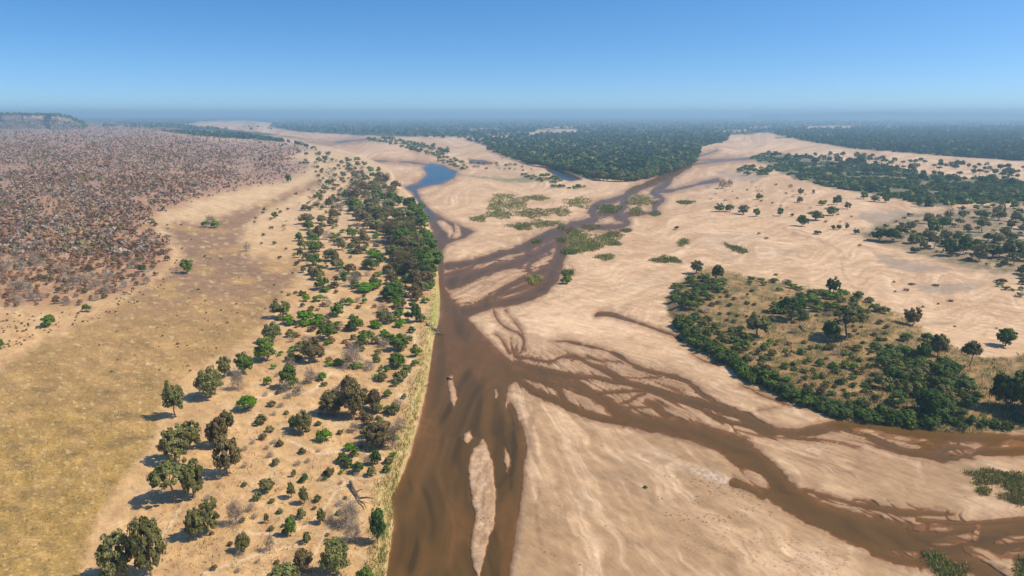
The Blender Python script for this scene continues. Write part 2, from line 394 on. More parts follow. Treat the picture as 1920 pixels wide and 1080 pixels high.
# uneven bed: shoals and darker threads along the current
streak_t = along(330, 12, .9, 43, 4)
b_ = math.radians(-17)
streak_u = fbm((U * math.cos(b_) + V * math.sin(b_)) / 90, (-U * math.sin(b_) + V * math.cos(b_) + wrp * .4) / 9, 47, 4)
FANS = [[(960, 650), (1060, 645), (1180, 675), (1300, 716), (1440, 800), (1560, 796), (1920, 815), (1990, 860), (1760, 872), (1560, 842), (1400, 832), (1340, 800), (1200, 812), (1100, 790), (1010, 750), (960, 730)],
        [(1480, 915), (1600, 925), (1800, 955), (1990, 950), (1990, 1100), (1850, 1110), (1640, 1045), (1500, 960)],
        [(835, 480), (950, 462), (1050, 430), (1110, 385), (1240, 345), (1250, 395), (1150, 425), (1060, 470), (1050, 530), (960, 575), (880, 590), (840, 560)]]
in_fan = sstep(925, 990, U) * (1 - sstep(860, 900, V) * (U < 1000))
flow = streak_v * (1 - in_fan) + streak_f * in_fan
wetz = z < 0.02
z = np.where(wetz, z * (1.0 + .6 * flow), z)
thread = np.zeros(U.shape)
for FZ, dirv in ((FANS[0], streak_t), (FANS[1], streak_t), (FANS[2], streak_u)):
    mk = sstep(6, -14, poly_sd(FZ) + jit * 2)
    thread = np.maximum(thread, mk * sstep(.80, .97, 1 - np.abs(dirv)))
    z = z - mk * .02 * (z > 0)
z = z - thread * .19 * (z > -.12)
shoal = sstep(-.1, .5, fbm(U / 45, V / 150, 41, 4)) * (1 - in_fan) * sstep(520, 600, V)
z = np.where(wetz, z * (1 - .72 * shoal), z)
z_flat = z.copy()                     # river plain only

land = np.zeros(U.shape)
def add_land(sd, hgt, ramp=2.0):
    global land
    m = -sd * MPX
    land = np.maximum(land, hgt * sstep(0, hgt * ramp, m))
west_sd = poly_sd(WEST_LAND, 90) + jit * .45
add_land(west_sd, 1.9, 1.1)
island_sd = poly_sd(ISLAND, 90) + jit * .9
add_land(island_sd, 1.7, 3.2)
east_sd = poly_sd(EAST, 60) + jit * .8
add_land(east_sd, .9, 5)
onland = sstep(.05, .5, land)
land = land + onland * .25 * fbm(U / 60, V / 30, 51, 4)
hill_sd = poly_sd(HILL, 60) + jit
rise = sstep(470, 244, V) * sstep(640, 250, U) * 17.0
z = np.maximum(z, z + land) + rise
z = np.where(V > 1130, np.where(U < 716, np.maximum(z, 1.4), z), z)
X, Y, T = to_world(U, V, z)
X = np.clip(X, -48000, 48000)

def z_at(u, v):
    j = np.clip(np.searchsorted(US, u) - 1, 0, NU - 2); i = np.clip(np.searchsorted(VS, v) - 1, 0, NV - 2)
    fu = np.clip((u - US[j]) / (US[j + 1] - US[j]), 0, 1); fv = np.clip((v - VS[i]) / (VS[i + 1] - VS[i]), 0, 1)
    return (z[i, j] * (1 - fu) + z[i, j + 1] * fu) * (1 - fv) + (z[i + 1, j] * (1 - fu) + z[i + 1, j + 1] * fu) * fv

def samp(arr, u, v):
    j = np.clip(np.searchsorted(US, u) - 1, 0, NU - 2); i = np.clip(np.searchsorted(VS, v) - 1, 0, NV - 2)
    return arr[i, j]

def ground_at(u, v):
    """point on the ground on bearing (u, v); returns x, y, z, metres per unit"""
    u = np.asarray(u, float); v = np.asarray(v, float)
    zz = z_at(u, v)
    x, y, t = to_world(u, v, zz)
    return x, y, zz, t / FPX

# ------------------------------------------------------------------ ground colours (albedo of each soil)
sand_a, sand_b, sand_c = (.53, .365, .225), (.42, .275, .16), (.43, .32, .22)
col = np.empty(U.shape + (3,)); col[:] = sand_a
col = mix3(col, sand_b, sstep(-.25, .85, streak_w) * .75)
col = mix3(col, sand_c, sstep(.1, .9, along(200, 50, .5, 61, 4)) * .7)
col = mix3(col, (.62, .46, .31), sstep(.25, .8, streak_f) * .6)
fine = along(40, 4.2, .9, 29, 4)
rill = 1 - np.abs(along(80, 10, 1.3, 33, 4))
col = mix3(col, (.68, .51, .345), sstep(.25, .6, fine) * .5)
col = mix3(col, (.31, .20, .115), sstep(.25, .7, -fine) * .5)
col = mix3(col, (.36, .225, .125), sstep(.1, .5, along(90, 20, 1.0, 39, 5)) * .45)
sand_dark = fbm(U / 140, V / 60, 37, 4)
col = mix3(col, (.40, .25, .145), sstep(.3, .9, sand_dark) * .55)
col = mix3(col, (.33, .215, .13), sstep(.93, .995, rill) * sstep(-.2, .4, sand_dark + streak_w * .5) * .55)
col = mix3(col, (.38, .26, .165), sstep(.35, 1.0, -streak_f) * .35)
near_r = sstep(880, 1000, U) * sstep(640, 760, V)
col = mix3(col, (.31, .20, .108), near_r * sstep(-.7, .5, streak_w + .5 * streak_f) * .8)
pale = .8 * sstep(0, 40, -poly_sd([(985, 560), (1120, 560), (1240, 600), (1260, 640), (1150, 640), (1100, 640), (1020, 645), (985, 640), (975, 610)], 60))
col = mix3(col, (.64, .46, .30), pale * .8)
salt = np.exp(-(((RU - (1340 * math.cos(a_) + 895 * math.sin(a_))) / 60) ** 2 + ((RV - (-1340 * math.sin(a_) + 895 * math.cos(a_))) / 9) ** 2)) * sstep(0, .5, jit2 + .3)
col = mix3(col, (.66, .63, .60), np.clip(salt, 0, 1) * .45)
wet = np.zeros(U.shape)
for p in BARS[:3]:
    wet = np.maximum(wet, sstep(3, -3, poly_sd(p)) * (.12 + .6 * sstep(.0, .5, fbm((U + V * .25) / 9, V / 30, 141, 4))))
for pts, st in DAMP:
    if st <= 0: continue
    m = sstep(4, -4, stroke_sd(pts) + jit * 1.2) * st
    wet = np.maximum(wet, m)
fan_m = np.maximum(sstep(8, -18, poly_sd(FANS[0]) + jit * 3), sstep(8, -18, poly_sd(FANS[1]) + jit * 3))
wide = sstep(10, -30, poly_sd([(985, 655), (1100, 640), (1260, 660), (1360, 720), (1460, 790), (1560, 825), (1760, 880), (1960, 870), (1960, 960), (1700, 940), (1500, 890), (1400, 840), (1250, 800), (1080, 770)], 60) + jit * 2)
lines = sstep(.86, .985, 1 - np.abs(along(260, 8, .7, 53, 4))) * sstep(-.3, .3, along(300, 60, .5, 57, 3))
wet = np.maximum(wet, wide * lines * .75)
wet = np.maximum(wet, fan_m * (.22 + .38 * sstep(-.5, .5, streak_t + .6 * streak_f)))
low = sstep(.27, .02, z_flat + .07 * jit2)            # damp margin of every channel
wet = np.maximum(wet, low * .7)
fan_damp = in_fan * sstep(1000, 1060, U) * sstep(640, 700, V) * sstep(30, 0, np.minimum(river_sd, 30)) * 0
for p in GREY_MUD:
    col = mix3(col, (.27, .215, .165), sstep(3, -5, poly_sd(p) + jit * 1.5) * .75)
col = mix3(col, (.235, .135, .07), np.clip(wet, 0, 1))
bed = sstep(.0, -.15, z_flat)
col = mix3(col, (.33, .20, .10), bed * .85)

# west bank soils
soil = np.empty_like(col); soil[:] = (.49, .315, .15)
soil = mix3(soil, (.54, .375, .20), sstep(-.2, .8, fbm(U / 50, V / 26, 71, 5)))
soil = mix3(soil, (.40, .235, .12), sstep(.05, .8, fbm(U / 30, V / 16, 73, 5)) * .8)
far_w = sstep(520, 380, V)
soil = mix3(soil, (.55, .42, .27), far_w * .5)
fringe = sstep(-38, -6, west_sd / np.clip((V - 205) / 560, .2, 1.3)) * (V > 470)
soil = mix3(soil, (.36, .30, .12), fringe * (.55 + .45 * sstep(-.5, .5, jit2)))
lime = fringe * np.exp(-((V - 590) / 34) ** 2)
soil = mix3(soil, (.22, .27, .06), lime * .8)
flat_sd = poly_sd(FLAT, 90) + jit * 2.2
flat_m = sstep(9, -14, flat_sd)
fl = np.empty_like(col); fl[:] = (.36, .225, .092)
fl = mix3(fl, (.345, .225, .068), sstep(660, 860, V + 60 * fbm(U / 160, V / 70, 81, 3)))
fl = mix3(fl, (.26, .16, .095), sstep(640, 500, V))
fl = mix3(fl, (.43, .275, .105), sstep(.0, .7, fbm(U / 70, V / 22, 83, 5)) * .8)
fl = mix3(fl, (.245, .165, .062), sstep(.0, .6, fbm(U / 60, V / 24, 85, 6, .62)) * .85 * sstep(500, 740, V))
fl = mix3(fl, (.24, .16, .08), sstep(.3, .8, fbm(U / 11, V / 5, 89, 4)) * .5)
fl = mix3(fl, (.56, .42, .22), sstep(.3, .75, fbm(U / 15, V / 5, 87, 4)) * .65)
soil = mix3(soil, fl, flat_m)
hill_m = sstep(8, -14, hill_sd)
hl = np.empty_like(col); hl[:] = (.36, .21, .115)
hl = mix3(hl, (.46, .33, .205), sstep(-.05, .7, fbm(U / 30, V / 11, 91, 5)) * .8 * sstep(300, 470, V))
hl = mix3(hl, (.30, .145, .085), sstep(.1, .8, fbm(U / 60, V / 20, 93, 4)) * .7)
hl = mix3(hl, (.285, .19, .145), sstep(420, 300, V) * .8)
hl = mix3(hl, (.36, .27, .20), sstep(.25, .8, fbm(U / 26, V / 5, 95, 4)) * .5)
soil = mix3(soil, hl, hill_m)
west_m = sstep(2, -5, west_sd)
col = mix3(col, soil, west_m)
# the scrubby island and the east bank
isl = np.empty_like(col); isl[:] = (.27, .17, .075)
isl = mix3(isl, (.35, .225, .095), sstep(-.1, .8, fbm(U / 34, V / 16, 101, 5)))
isl = mix3(isl, (.14, .12, .045), sstep(-.15, .5, fbm(U / 18, V / 10, 103, 5)) * .9)
isl = mix3(isl, (.45, .30, .16), sstep(.4, .9, fbm(U / 50, V / 18, 105, 4)) * .8)
col = mix3(col, isl, sstep(3, -8, island_sd))
est = np.empty_like(col); est[:] = (.26, .19, .115)
est = mix3(est, (.42, .32, .215), sstep(0, .7, fbm(U / 40, V / 9, 111, 4)))
est = mix3(est, (.14, .125, .06), sstep(.0, .6, fbm(U / 26, V / 8, 113, 4)) * .8)
col = mix3(col, est, sstep(4, -10, east_sd))
col = mix3(col, (.17, .17, .08), sstep(3, -6, poly_sd(GREEN_FLAT) + jit) * .85)
col = mix3(col, (.07, .085, .04), sstep(4, -5, poly_sd(THICKET) + jit * 2) * .8)
# everything beyond the river plain is woodland
wood_far = sstep(262, 250, V + 6 * fbm(U / 90, V / 4, 121, 4)) * (U > 420) + sstep(249, 243, V) * (U <= 420) * (1 - hill_m)
sand_far = np.zeros(U.shape)
for p in FAR_SAND:
    sand_far = np.maximum(sand_far, sstep(1.2, -1.6, poly_sd(p, 20) + fbm(U / 14, V / 2.2, 125, 3) * 1.5))
for p in (FOREST_C, FOREST_R):
    wood_far = np.maximum(wood_far, sstep(2, -4, poly_sd(p) + jit))
wood = np.empty_like(col); wood[:] = (.028, .05, .03)
wood = mix3(wood, (.20, .155, .10), sstep(.2, .9, fbm(U / 40, V / 3, 131, 4)) * .8)
wood_far = np.clip(wood_far, 0, 1) * (1 - .92 * sand_far)
col = mix3(col, wood, wood_far)
# game paths and tyre tracks worn pale
PATHS = [[(262, 1085, 4), (275, 1050, 4), (300, 1010, 3), (322, 980, 4), (345, 942, 3), (372, 905, 3), (400, 880, 2)],
         [(470, 1000, 3), (520, 1000, 3), (575, 985, 3), (610, 950, 4), (628, 925, 4), (655, 900, 4), (690, 895, 3)],
         [(380, 1075, 3), (440, 1055, 3), (500, 1035, 3), (560, 1022, 3)],
         [(760, 540, 5), (768, 570, 6), (772, 600, 6), (778, 640, 5), (770, 680, 4), (758, 720, 4)],
         [(540, 825, 3), (600, 850, 3), (660, 845, 3), (720, 860, 3)], [(750, 470, 4), (762, 490, 5), (765, 520, 5)],
         [(430, 770, 3), (500, 740, 4), (580, 735, 4), (620, 700, 4)], [(590, 1040, 3), (620, 980, 4), (640, 930, 3)]]
for p in PATHS:
    col = mix3(col, (.60, .45, .29), sstep(2.5, -1, stroke_sd(p) + jit2) * .85 * west_m)
# trodden dotted tracks on the damp sand
TRACKS = [[(1220, 890, 6), (1290, 900, 14), (1360, 915, 20), (1420, 932, 18)], [(1230, 930, 8), (1290, 935, 16), (1330, 925, 10), (1370, 915, 6)],
          [(1250, 965, 12), (1310, 972, 18), (1370, 970, 16), (1430, 945, 8)], [(968, 1014, 3), (1010, 1030, 4), (1050, 1045, 4), (1110, 1066, 4)],
          [(1430, 995, 5), (1440, 970, 6), (1455, 950, 4)], [(1695, 885, 4), (1700, 905, 5), (1705, 935, 6)], [(890, 960, 20), (915, 985, 26)],
          [(985, 930, 3), (1040, 945, 3), (1070, 955, 2)], [(1300, 1010, 50), (1400, 1020, 70), (1560, 1060, 60)], [(1640, 840, 20), (1760, 835, 12)]]
pit = np.zeros(U.shape)
for p in TRACKS:
    pit = np.maximum(pit, sstep(4, -3, stroke_sd(p) + jit * 1.6) * (.5 if p[0][2] > 40 else 1.0))
wet = np.clip(wet, 0, 1) * (1 - west_m)

# ------------------------------------------------------------------ mesh helpers
def fast_mesh(name, verts, quads, mats=(), midx=None, smooth=False):
    me = bpy.data.meshes.new(name)
    verts = np.asarray(verts, np.float32); quads = np.asarray(quads, np.int32)
    n, k = quads.shape
    me.vertices.add(len(verts)); me.vertices.foreach_set('co', verts.ravel())
    me.loops.add(n * k); me.loops.foreach_set('vertex_index', quads.ravel())
    me.polygons.add(n)
    me.polygons.foreach_set('loop_start', np.arange(0, n * k, k, dtype=np.int32))
    me.polygons.foreach_set('loop_total', np.full(n, k, np.int32))
    if midx is not None:
        me.polygons.foreach_set('material_index', np.asarray(midx, np.int32))
    if smooth:
        me.polygons.foreach_set('use_smooth', np.ones(n, bool))
    me.update(calc_edges=True)
    for m in mats:
        me.materials.append(m)
    return me

def attr_f(me, name, vals):
    a = me.attributes.new(name, 'FLOAT', 'POINT'); a.data.foreach_set('value', np.asarray(vals, np.float32).ravel())
def attr_c(me, name, vals):
    v = np.asarray(vals, np.float32).reshape(-1, 3)
    a = me.attributes.new(name, 'FLOAT_COLOR', 'POINT'); a.data.foreach_set('color', np.hstack([v, np.ones((len(v), 1), np.float32)]).ravel())

def obj(name, me, parent=None, loc=(0, 0, 0)):
    o = bpy.data.objects.new(name, me)
    COL.objects.link(o)
    o.location = loc
    if parent: o.parent = parent
    return o

def tag(o, label=None, cat=None, group=None, kind=None):
    if label: o['label'] = label
    if cat: o['category'] = cat
    if group: o['group'] = group
    if kind: o['kind'] = kind
    return o

def new_mat(name):
    m = bpy.data.materials.new(name); m.use_nodes = True
    m.node_tree.nodes.clear()
    return m, m.node_tree.nodes, m.node_tree.links

def math_node(N, L, op, a, b=None, clamp=False):
    n = N.new('ShaderNodeMath'); n.operation = op; n.use_clamp = clamp
    for k, x in enumerate((a, b)):
        if x is None: continue
        if hasattr(x, 'is_linked'): L.new(x, n.inputs[k])
        else: n.inputs[k].default_value = x
    return n.outputs[0]

def mix_col(N, L, fac, a, b, mode='MIX'):
    n = N.new('ShaderNodeMix'); n.data_type = 'RGBA'; n.blend_type = mode
    for s, x in ((n.inputs[0], fac), (n.inputs[6], a), (n.inputs[7], b)):
        if hasattr(x, 'is_linked'): L.new(x, s)
        else: s.default_value = x if not isinstance(x, tuple) else (x + (1,))[:4]
    return n.outputs[2]

def noise_node(N, L, vec, scale, detail=4, rough=.55):
    n = N.new('ShaderNodeTexNoise'); n.inputs['Scale'].default_value = scale
    n.inputs['Detail'].default_value = detail; n.inputs['Roughness'].default_value = rough
    L.new(vec, n.inputs['Vector'])
    return n.outputs['Fac']

# ------------------------------------------------------------------ materials
def ground_material():
    m, N, L = new_mat('river_soil')
    out = N.new('ShaderNodeOutputMaterial'); b = N.new('ShaderNodeBsdfPrincipled')
    L.new(b.outputs[0], out.inputs['Surface'])
    g = N.new('ShaderNodeNewGeometry').outputs['Position']
    ac = N.new('ShaderNodeAttribute'); ac.attribute_name = 'soil'
    aw = N.new('ShaderNodeAttribute'); aw.attribute_name = 'wet'
    ap = N.new('ShaderNodeAttribute'); ap.attribute_name = 'pit'
    ag = N.new('ShaderNodeAttribute'); ag.attribute_name = 'grassy'
    n1 = noise_node(N, L, g, .35, 6, .62); n2 = noise_node(N, L, g, 2.2, 5, .65); n3 = noise_node(N, L, g, .06, 5, .6)
    v1 = N.new('ShaderNodeMapRange'); L.new(n1, v1.inputs[0]); v1.inputs[1].default_value = .25; v1.inputs[2].default_value = .75; v1.inputs[3].default_value = .82; v1.inputs[4].default_value = 1.16
    v2 = N.new('ShaderNodeMapRange'); L.new(n2, v2.inputs[0]); v2.inputs[1].default_value = .25; v2.inputs[2].default_value = .75
    L.new(math_node(N, L, 'SUBTRACT', .93, math_node(N, L, 'MULTIPLY', ag.outputs['Fac'], .33)), v2.inputs[3])
    L.new(math_node(N, L, 'ADD', 1.06, math_node(N, L, 'MULTIPLY', ag.outputs['Fac'], .24)), v2.inputs[4])
    v3 = N.new('ShaderNodeMapRange'); L.new(n3, v3.inputs[0]); v3.inputs[1].default_value = .25; v3.inputs[2].default_value = .75; v3.inputs[3].default_value = .88; v3.inputs[4].default_value = 1.1
    mpn = N.new('ShaderNodeMapping'); mpn.vector_type = 'TEXTURE'; mpn.inputs['Rotation'].default_value = (0, 0, math.radians(-42)); mpn.inputs['Scale'].default_value = (16, 2.0, 4); L.new(g, mpn.inputs['Vector'])
    n4 = noise_node(N, L, mpn.outputs[0], 1.0, 6, .65)
    v4 = N.new('ShaderNodeMapRange'); L.new(n4, v4.inputs[0]); v4.inputs[1].default_value = .3; v4.inputs[2].default_value = .7; v4.inputs[3].default_value = .82; v4.inputs[4].default_value = 1.12
    mp5 = N.new('ShaderNodeMapping'); mp5.vector_type = 'TEXTURE'; mp5.inputs['Rotation'].default_value = (0, 0, math.radians(-60)); mp5.inputs['Scale'].default_value = (3.5, .7, 1); L.new(g, mp5.inputs['Vector'])
    n5 = noise_node(N, L, mp5.outputs[0], 1.0, 4, .6)
    v5 = N.new('ShaderNodeMapRange'); L.new(n5, v5.inputs[0]); v5.inputs[1].default_value = .38; v5.inputs[2].default_value = .62; v5.inputs[3].default_value = .93; v5.inputs[4].default_value = 1.05
    v4o = math_node(N, L, 'MULTIPLY', v4.outputs[0], v5.outputs[0])
    f = math_node(N, L, 'MULTIPLY', math_node(N, L, 'MULTIPLY', v1.outputs[0], v2.outputs[0]), math_node(N, L, 'MULTIPLY', v3.outputs[0], v4o))
    c = N.new('ShaderNodeVectorMath'); c.operation = 'SCALE'; L.new(ac.outputs['Color'], c.inputs[0]); L.new(f, c.inputs['Scale'])
    vo = N.new('ShaderNodeTexVoronoi'); vo.inputs['Scale'].default_value = 1.3; L.new(g, vo.inputs['Vector'])
    dots = math_node(N, L, 'LESS_THAN', vo.outputs['Distance'], .27)
    pm = math_node(N, L, 'MULTIPLY', dots, math_node(N, L, 'MULTIPLY', ap.outputs['Fac'], .8))
    vs = N.new('ShaderNodeTexVoronoi'); vs.inputs['Scale'].default_value = .22; L.new(g, vs.inputs['Vector'])
    speck = math_node(N, L, 'MULTIPLY', math_node(N, L, 'LESS_THAN', vs.outputs['Distance'], .055), .5)
    pm = math_node(N, L, 'MAXIMUM', pm, speck)
    cc = mix_col(N, L, pm, c.outputs[0], (.15, .09, .05))
    L.new(cc, b.inputs['Base Color'])
    r = math_node(N, L, 'SUBTRACT', .95, math_node(N, L, 'MULTIPLY', aw.outputs['Fac'], .35))
    L.new(r, b.inputs['Roughness'])
    b.inputs['Specular IOR Level'].default_value = .2
    hgt = math_node(N, L, 'ADD', math_node(N, L, 'MULTIPLY', n1, .5), math_node(N, L, 'MULTIPLY', n2, math_node(N, L, 'ADD', .12, math_node(N, L, 'MULTIPLY', ag.outputs['Fac'], .3))))
    hgt = math_node(N, L, 'ADD', hgt, math_node(N, L, 'MULTIPLY', n5, .25))
    hgt = math_node(N, L, 'SUBTRACT', hgt, math_node(N, L, 'MULTIPLY', pm, .25))
    bp = N.new('ShaderNodeBump'); bp.inputs['Strength'].default_value = .55; bp.inputs['Distance'].default_value = .45
    L.new(hgt, bp.inputs['Height']); L.new(bp.outputs[0], b.inputs['Normal'])
    return m

def water_material():
    m, N, L = new_mat('muddy_water')
    out = N.new('ShaderNodeOutputMaterial')
    g = N.new('ShaderNodeNewGeometry').outputs['Position']
    ad = N.new('ShaderNodeAttribute'); ad.attribute_name = 'depth'
    # silt load: how much of the bed still shows through
    k = math_node(N, L, 'POWER', 2.718, math_node(N, L, 'MULTIPLY', ad.outputs['Fac'], -5.0))
    op = math_node(N, L, 'SUBTRACT', 1.0, k, True)
    mf_ = N.new('ShaderNodeMapping'); mf_.inputs['Scale'].default_value = (1, .22, 1); L.new(g, mf_.inputs['Vector'])
    n = noise_node(N, L, mf_.outputs[0], .22, 6, .68)
    silt = mix_col(N, L, n, (.10, .055, .017), (.165, .094, .031))
    deep = N.new('ShaderNodeMapRange'); L.new(ad.outputs['Fac'], deep.inputs[0]); deep.inputs[1].default_value = .22; deep.inputs[2].default_value = .8
    silt = mix_col(N, L, deep.outputs[0], silt, (.054, .034, .013))
    acl = N.new('ShaderNodeAttribute'); acl.attribute_name = 'clear'
    silt = mix_col(N, L, acl.outputs['Fac'], silt, (.012, .045, .075))  # clear pools: blue of the reflected sky put into the diffuse colour
    d = N.new('ShaderNodeBsdfDiffuse'); L.new(silt, d.inputs['Color'])
    t = N.new('ShaderNodeBsdfTransparent'); t.inputs['Color'].default_value = (.86, .76, .64, 1)
    ms = N.new('ShaderNodeMixShader'); L.new(op, ms.inputs[0]); L.new(t.outputs[0], ms.inputs[1]); L.new(d.outputs[0], ms.inputs[2])
    gl = N.new('ShaderNodeBsdfGlossy'); gl.inputs['Roughness'].default_value = .16
    mw = N.new('ShaderNodeMapping'); mw.inputs['Scale'].default_value = (1.6, .5, 1); L.new(g, mw.inputs['Vector'])
    w = noise_node(N, L, mw.outputs[0], 1.3, 5, .65)
    bp = N.new('ShaderNodeBump'); bp.inputs['Strength'].default_value = .3; bp.inputs['Distance'].default_value = .15; L.new(w, bp.inputs['Height'])
    L.new(bp.outputs[0], gl.inputs['Normal'])
    fr = N.new('ShaderNodeFresnel'); fr.inputs['IOR'].default_value = 1.33
    mf = N.new('ShaderNodeMixShader'); L.new(math_node(N, L, 'MULTIPLY', fr.outputs[0], math_node(N, L, 'ADD', .4, math_node(N, L, 'MULTIPLY', acl.outputs['Fac'], .4))), mf.inputs[0]); L.new(ms.outputs[0], mf.inputs[1]); L.new(gl.outputs[0], mf.inputs[2])
    L.new(mf.outputs[0], out.inputs['Surface'])
    return m

def leaf_material(name, c0, c1, vary=.35, trans=.2):
    """foliage: colour runs between two leaf tones, differs from plant to plant and leaf to leaf"""
    m, N, L = new_mat(name)
    out = N.new('ShaderNodeOutputMaterial')
    oi = N.new('ShaderNodeObjectInfo')
    at = N.new('ShaderNodeAttribute'); at.attribute_name = 'tint'
    r = math_node(N, L, 'FRACT', math_node(N, L, 'ADD', math_node(N, L, 'MULTIPLY', oi.outputs['Random'], 3.7), math_node(N, L, 'MULTIPLY', at.outputs['Fac'], 1.0)))
    c = mix_col(N, L, at.outputs['Fac'], c0, c1)
    v = N.new('ShaderNodeMapRange'); L.new(oi.outputs['Random'], v.inputs[0]); v.inputs[3].default_value = 1 - vary; v.inputs[4].default_value = 1 + vary
    hs = N.new('ShaderNodeHueSaturation'); L.new(c, hs.inputs['Color']); L.new(v.outputs[0], hs.inputs['Value'])
    h2 = N.new('ShaderNodeMapRange'); L.new(math_node(N, L, 'FRACT', math_node(N, L, 'MULTIPLY', oi.outputs['Random'], 7.3)), h2.inputs[0]); h2.inputs[3].default_value = .487; h2.inputs[4].default_value = .515
    L.new(h2.outputs[0], hs.inputs['Hue'])
    d = N.new('ShaderNodeBsdfDiffuse'); L.new(hs.outputs[0], d.inputs['Color'])
    t = N.new('ShaderNodeBsdfTranslucent'); L.new(hs.outputs[0], t.inputs['Color'])
    ms = N.new('ShaderNodeMixShader'); ms.inputs[0].default_value = trans
    L.new(d.outputs[0], ms.inputs[1]); L.new(t.outputs[0], ms.inputs[2]); L.new(ms.outputs[0], out.inputs['Surface'])
    return m

def plain_material(name, c, scale=3.0, amt=.3, rough=.9):
    m, N, L = new_mat(name)
    out = N.new('ShaderNodeOutputMaterial'); b = N.new('ShaderNodeBsdfPrincipled'); L.new(b.outputs[0], out.inputs['Surface'])
    g = N.new('ShaderNodeNewGeometry').outputs['Position']
    n = noise_node(N, L, g, scale, 5, .6)
    L.new(mix_col(N, L, n, tuple(x * (1 - amt) for x in c), tuple(min(1, x * (1 + amt)) for x in c)), b.inputs['Base Color'])
    b.inputs['Roughness'].default_value = rough; b.inputs['Specular IOR Level'].default_value = .2
    return m

M_GROUND = ground_material()
M_WATER = water_material()
M_BARK = plain_material('grey_bark', (.20, .165, .13), 4)
M_PALEBARK = plain_material('pale_bark', (.42, .37, .31), 4)
M_DEAD = plain_material('bleached_deadwood', (.15, .125, .105), 5)
LEAF = {
    'olive': leaf_material('olive_leaves', (.115, .127, .042), (.235, .228, .088), .2),
    'green': leaf_material('green_leaves', (.078, .135, .023), (.16, .22, .045), .22),
    'bright': leaf_material('fresh_green_leaves', (.085, .19, .012), (.16, .29, .025), .15),
    'dark': leaf_material('dark_green_leaves', (.045, .085, .022), (.108, .16, .044), .22),
    'forest': leaf_material('forest_canopy_leaves', (.018, .048, .030), (.062, .105, .052), .2),
    'brown': leaf_material('withered_olive_brown_leaves', (.115, .092, .04), (.215, .17, .08), .2),
    'grey': leaf_material('grey_bare_twigs', (.25, .20, .155), (.39, .325, .26), .2, .15),
    'rust': leaf_material('rusty_dry_leaves', (.225, .13, .07), (.36, .22, .12), .22, .25),
    'reed': leaf_material('reed_blades', (.14, .175, .045), (.27, .29, .09), .12),
    'reeddark': leaf_material('dark_reed_blades', (.072, .12, .036), (.15, .20, .062), .15),
    'straw': leaf_material('dry_straw_blades', (.30, .205, .075), (.46, .325, .135), .15, .15),
}

# ------------------------------------------------------------------ ground sheet and river
def grid_faces(nr, nc):
    i, j = np.meshgrid(np.arange(nr - 1), np.arange(nc - 1), indexing='ij')
    a = (i * nc + j).ravel()
    return np.stack([a, a + nc, a + nc + 1, a + 1], 1)

ext_y = [0.0, -150.0, -900.0, -4000.0]
rows = [np.stack([X, Y, z], -1)]
lastx = X[-1]
for q, yy in enumerate(ext_y):
    rows.append(np.stack([np.clip(lastx * (1 + q * .6), -9000, 9000), np.full(NU, yy), z[-1]], -1)[None])
P = np.concatenate(rows, 0)
def ext(a): return np.concatenate([a] + [a[-1:]] * len(ext_y), 0)
gf = grid_faces(P.shape[0], NU)
gme = fast_mesh('ground', P.reshape(-1, 3), gf, [M_GROUND], smooth=True)
attr_c(gme, 'soil', ext(col)); attr_f(gme, 'wet', ext(wet)); attr_f(gme, 'pit', ext(pit))
grassy = np.clip(west_m * (.45 + .55 * flat_m) + sstep(3, -8, island_sd), 0, 1)
attr_f(gme, 'grassy', ext(grassy))
tag(obj('ground', gme), 'sandy river plain with dry grass flats and scrubland banks', 'ground', kind='structure')

wx, wy, _ = to_world(U, V, 0.0)
under = (z < .03) & (V < 1135)
dil = under.copy()
dil[1:] |= under[:-1]; dil[:-1] |= under[1:]; dil[:, 1:] |= under[:, :-1]; dil[:, :-1] |= under[:, 1:]
f0 = grid_faces(NV, NU)
keep = dil.ravel()[f0].any(1)
f1 = f0[keep]
used, inv = np.unique(f1.ravel(), return_inverse=True)
wv = np.stack([wx.ravel()[used], wy.ravel()[used], np.zeros(len(used))], 1)
wme = fast_mesh('river', wv, inv.reshape(-1, 4), [M_WATER], smooth=True)
attr_f(wme, 'depth', np.clip(-z.ravel()[used], 0, 3))
clear = np.clip(sstep(52, 30, np.hypot(U - 822, (V - 327) * 1.6)) + .55 * sstep(60, 30, np.hypot(U - 790, V - 365)) + .7 * sstep(60, 40, np.hypot(U - 1060, (V - 328) * 2)), 0, 1)  # where clear pools get painted sky blue and stronger mirror reflection
attr_f(wme, 'clear', clear.ravel()[used])
tag(obj('river', wme), 'shallow muddy brown river splitting into braided channels over sand', 'river', kind='structure')

# ------------------------------------------------------------------ plateau and far hills
def ridge(name, label, y0, depth, xs, tops, base, mats, radial=False):
    """a flat topped hill: talus, a rock face and a level top, built across xs"""
    prof = [(-.9, 0.0), (-.55, .16), (-.3, .38), (-.14, .60), (-.07, .70), (-.045, .93), (-.02, 1.0), (.25, 1.03), (1.0, 1.0), (1.6, 0.0)]
    V_ = []; n = len(prof)
    for k, x in enumerate(xs):
        t = tops[k]
        wob = 60 * math.sin(x * .011) + 35 * math.sin(x * .037 + 1) + 18 * math.sin(x * .09)
        for q, (a, hh) in enumerate(prof):
            jx = rng.normal(0, 4); jy = rng.normal(0, 5 if q > 1 else 0)
            yv = y0 + a * depth
            V_.append(((x + jx) * (yv / y0 if radial else 1), y0 + a * depth + wob * (1 if a < .1 else .2) + jy, base + (t - base) * min(1.05, max(0, hh + (rng.normal(0, .02) if 0 < q < n - 1 else 0)))))
    V_ = np.array(V_)
    return obj(name, fast_mesh(name, V_, grid_faces(len(xs), n)[:, ::-1], mats, smooth=False))

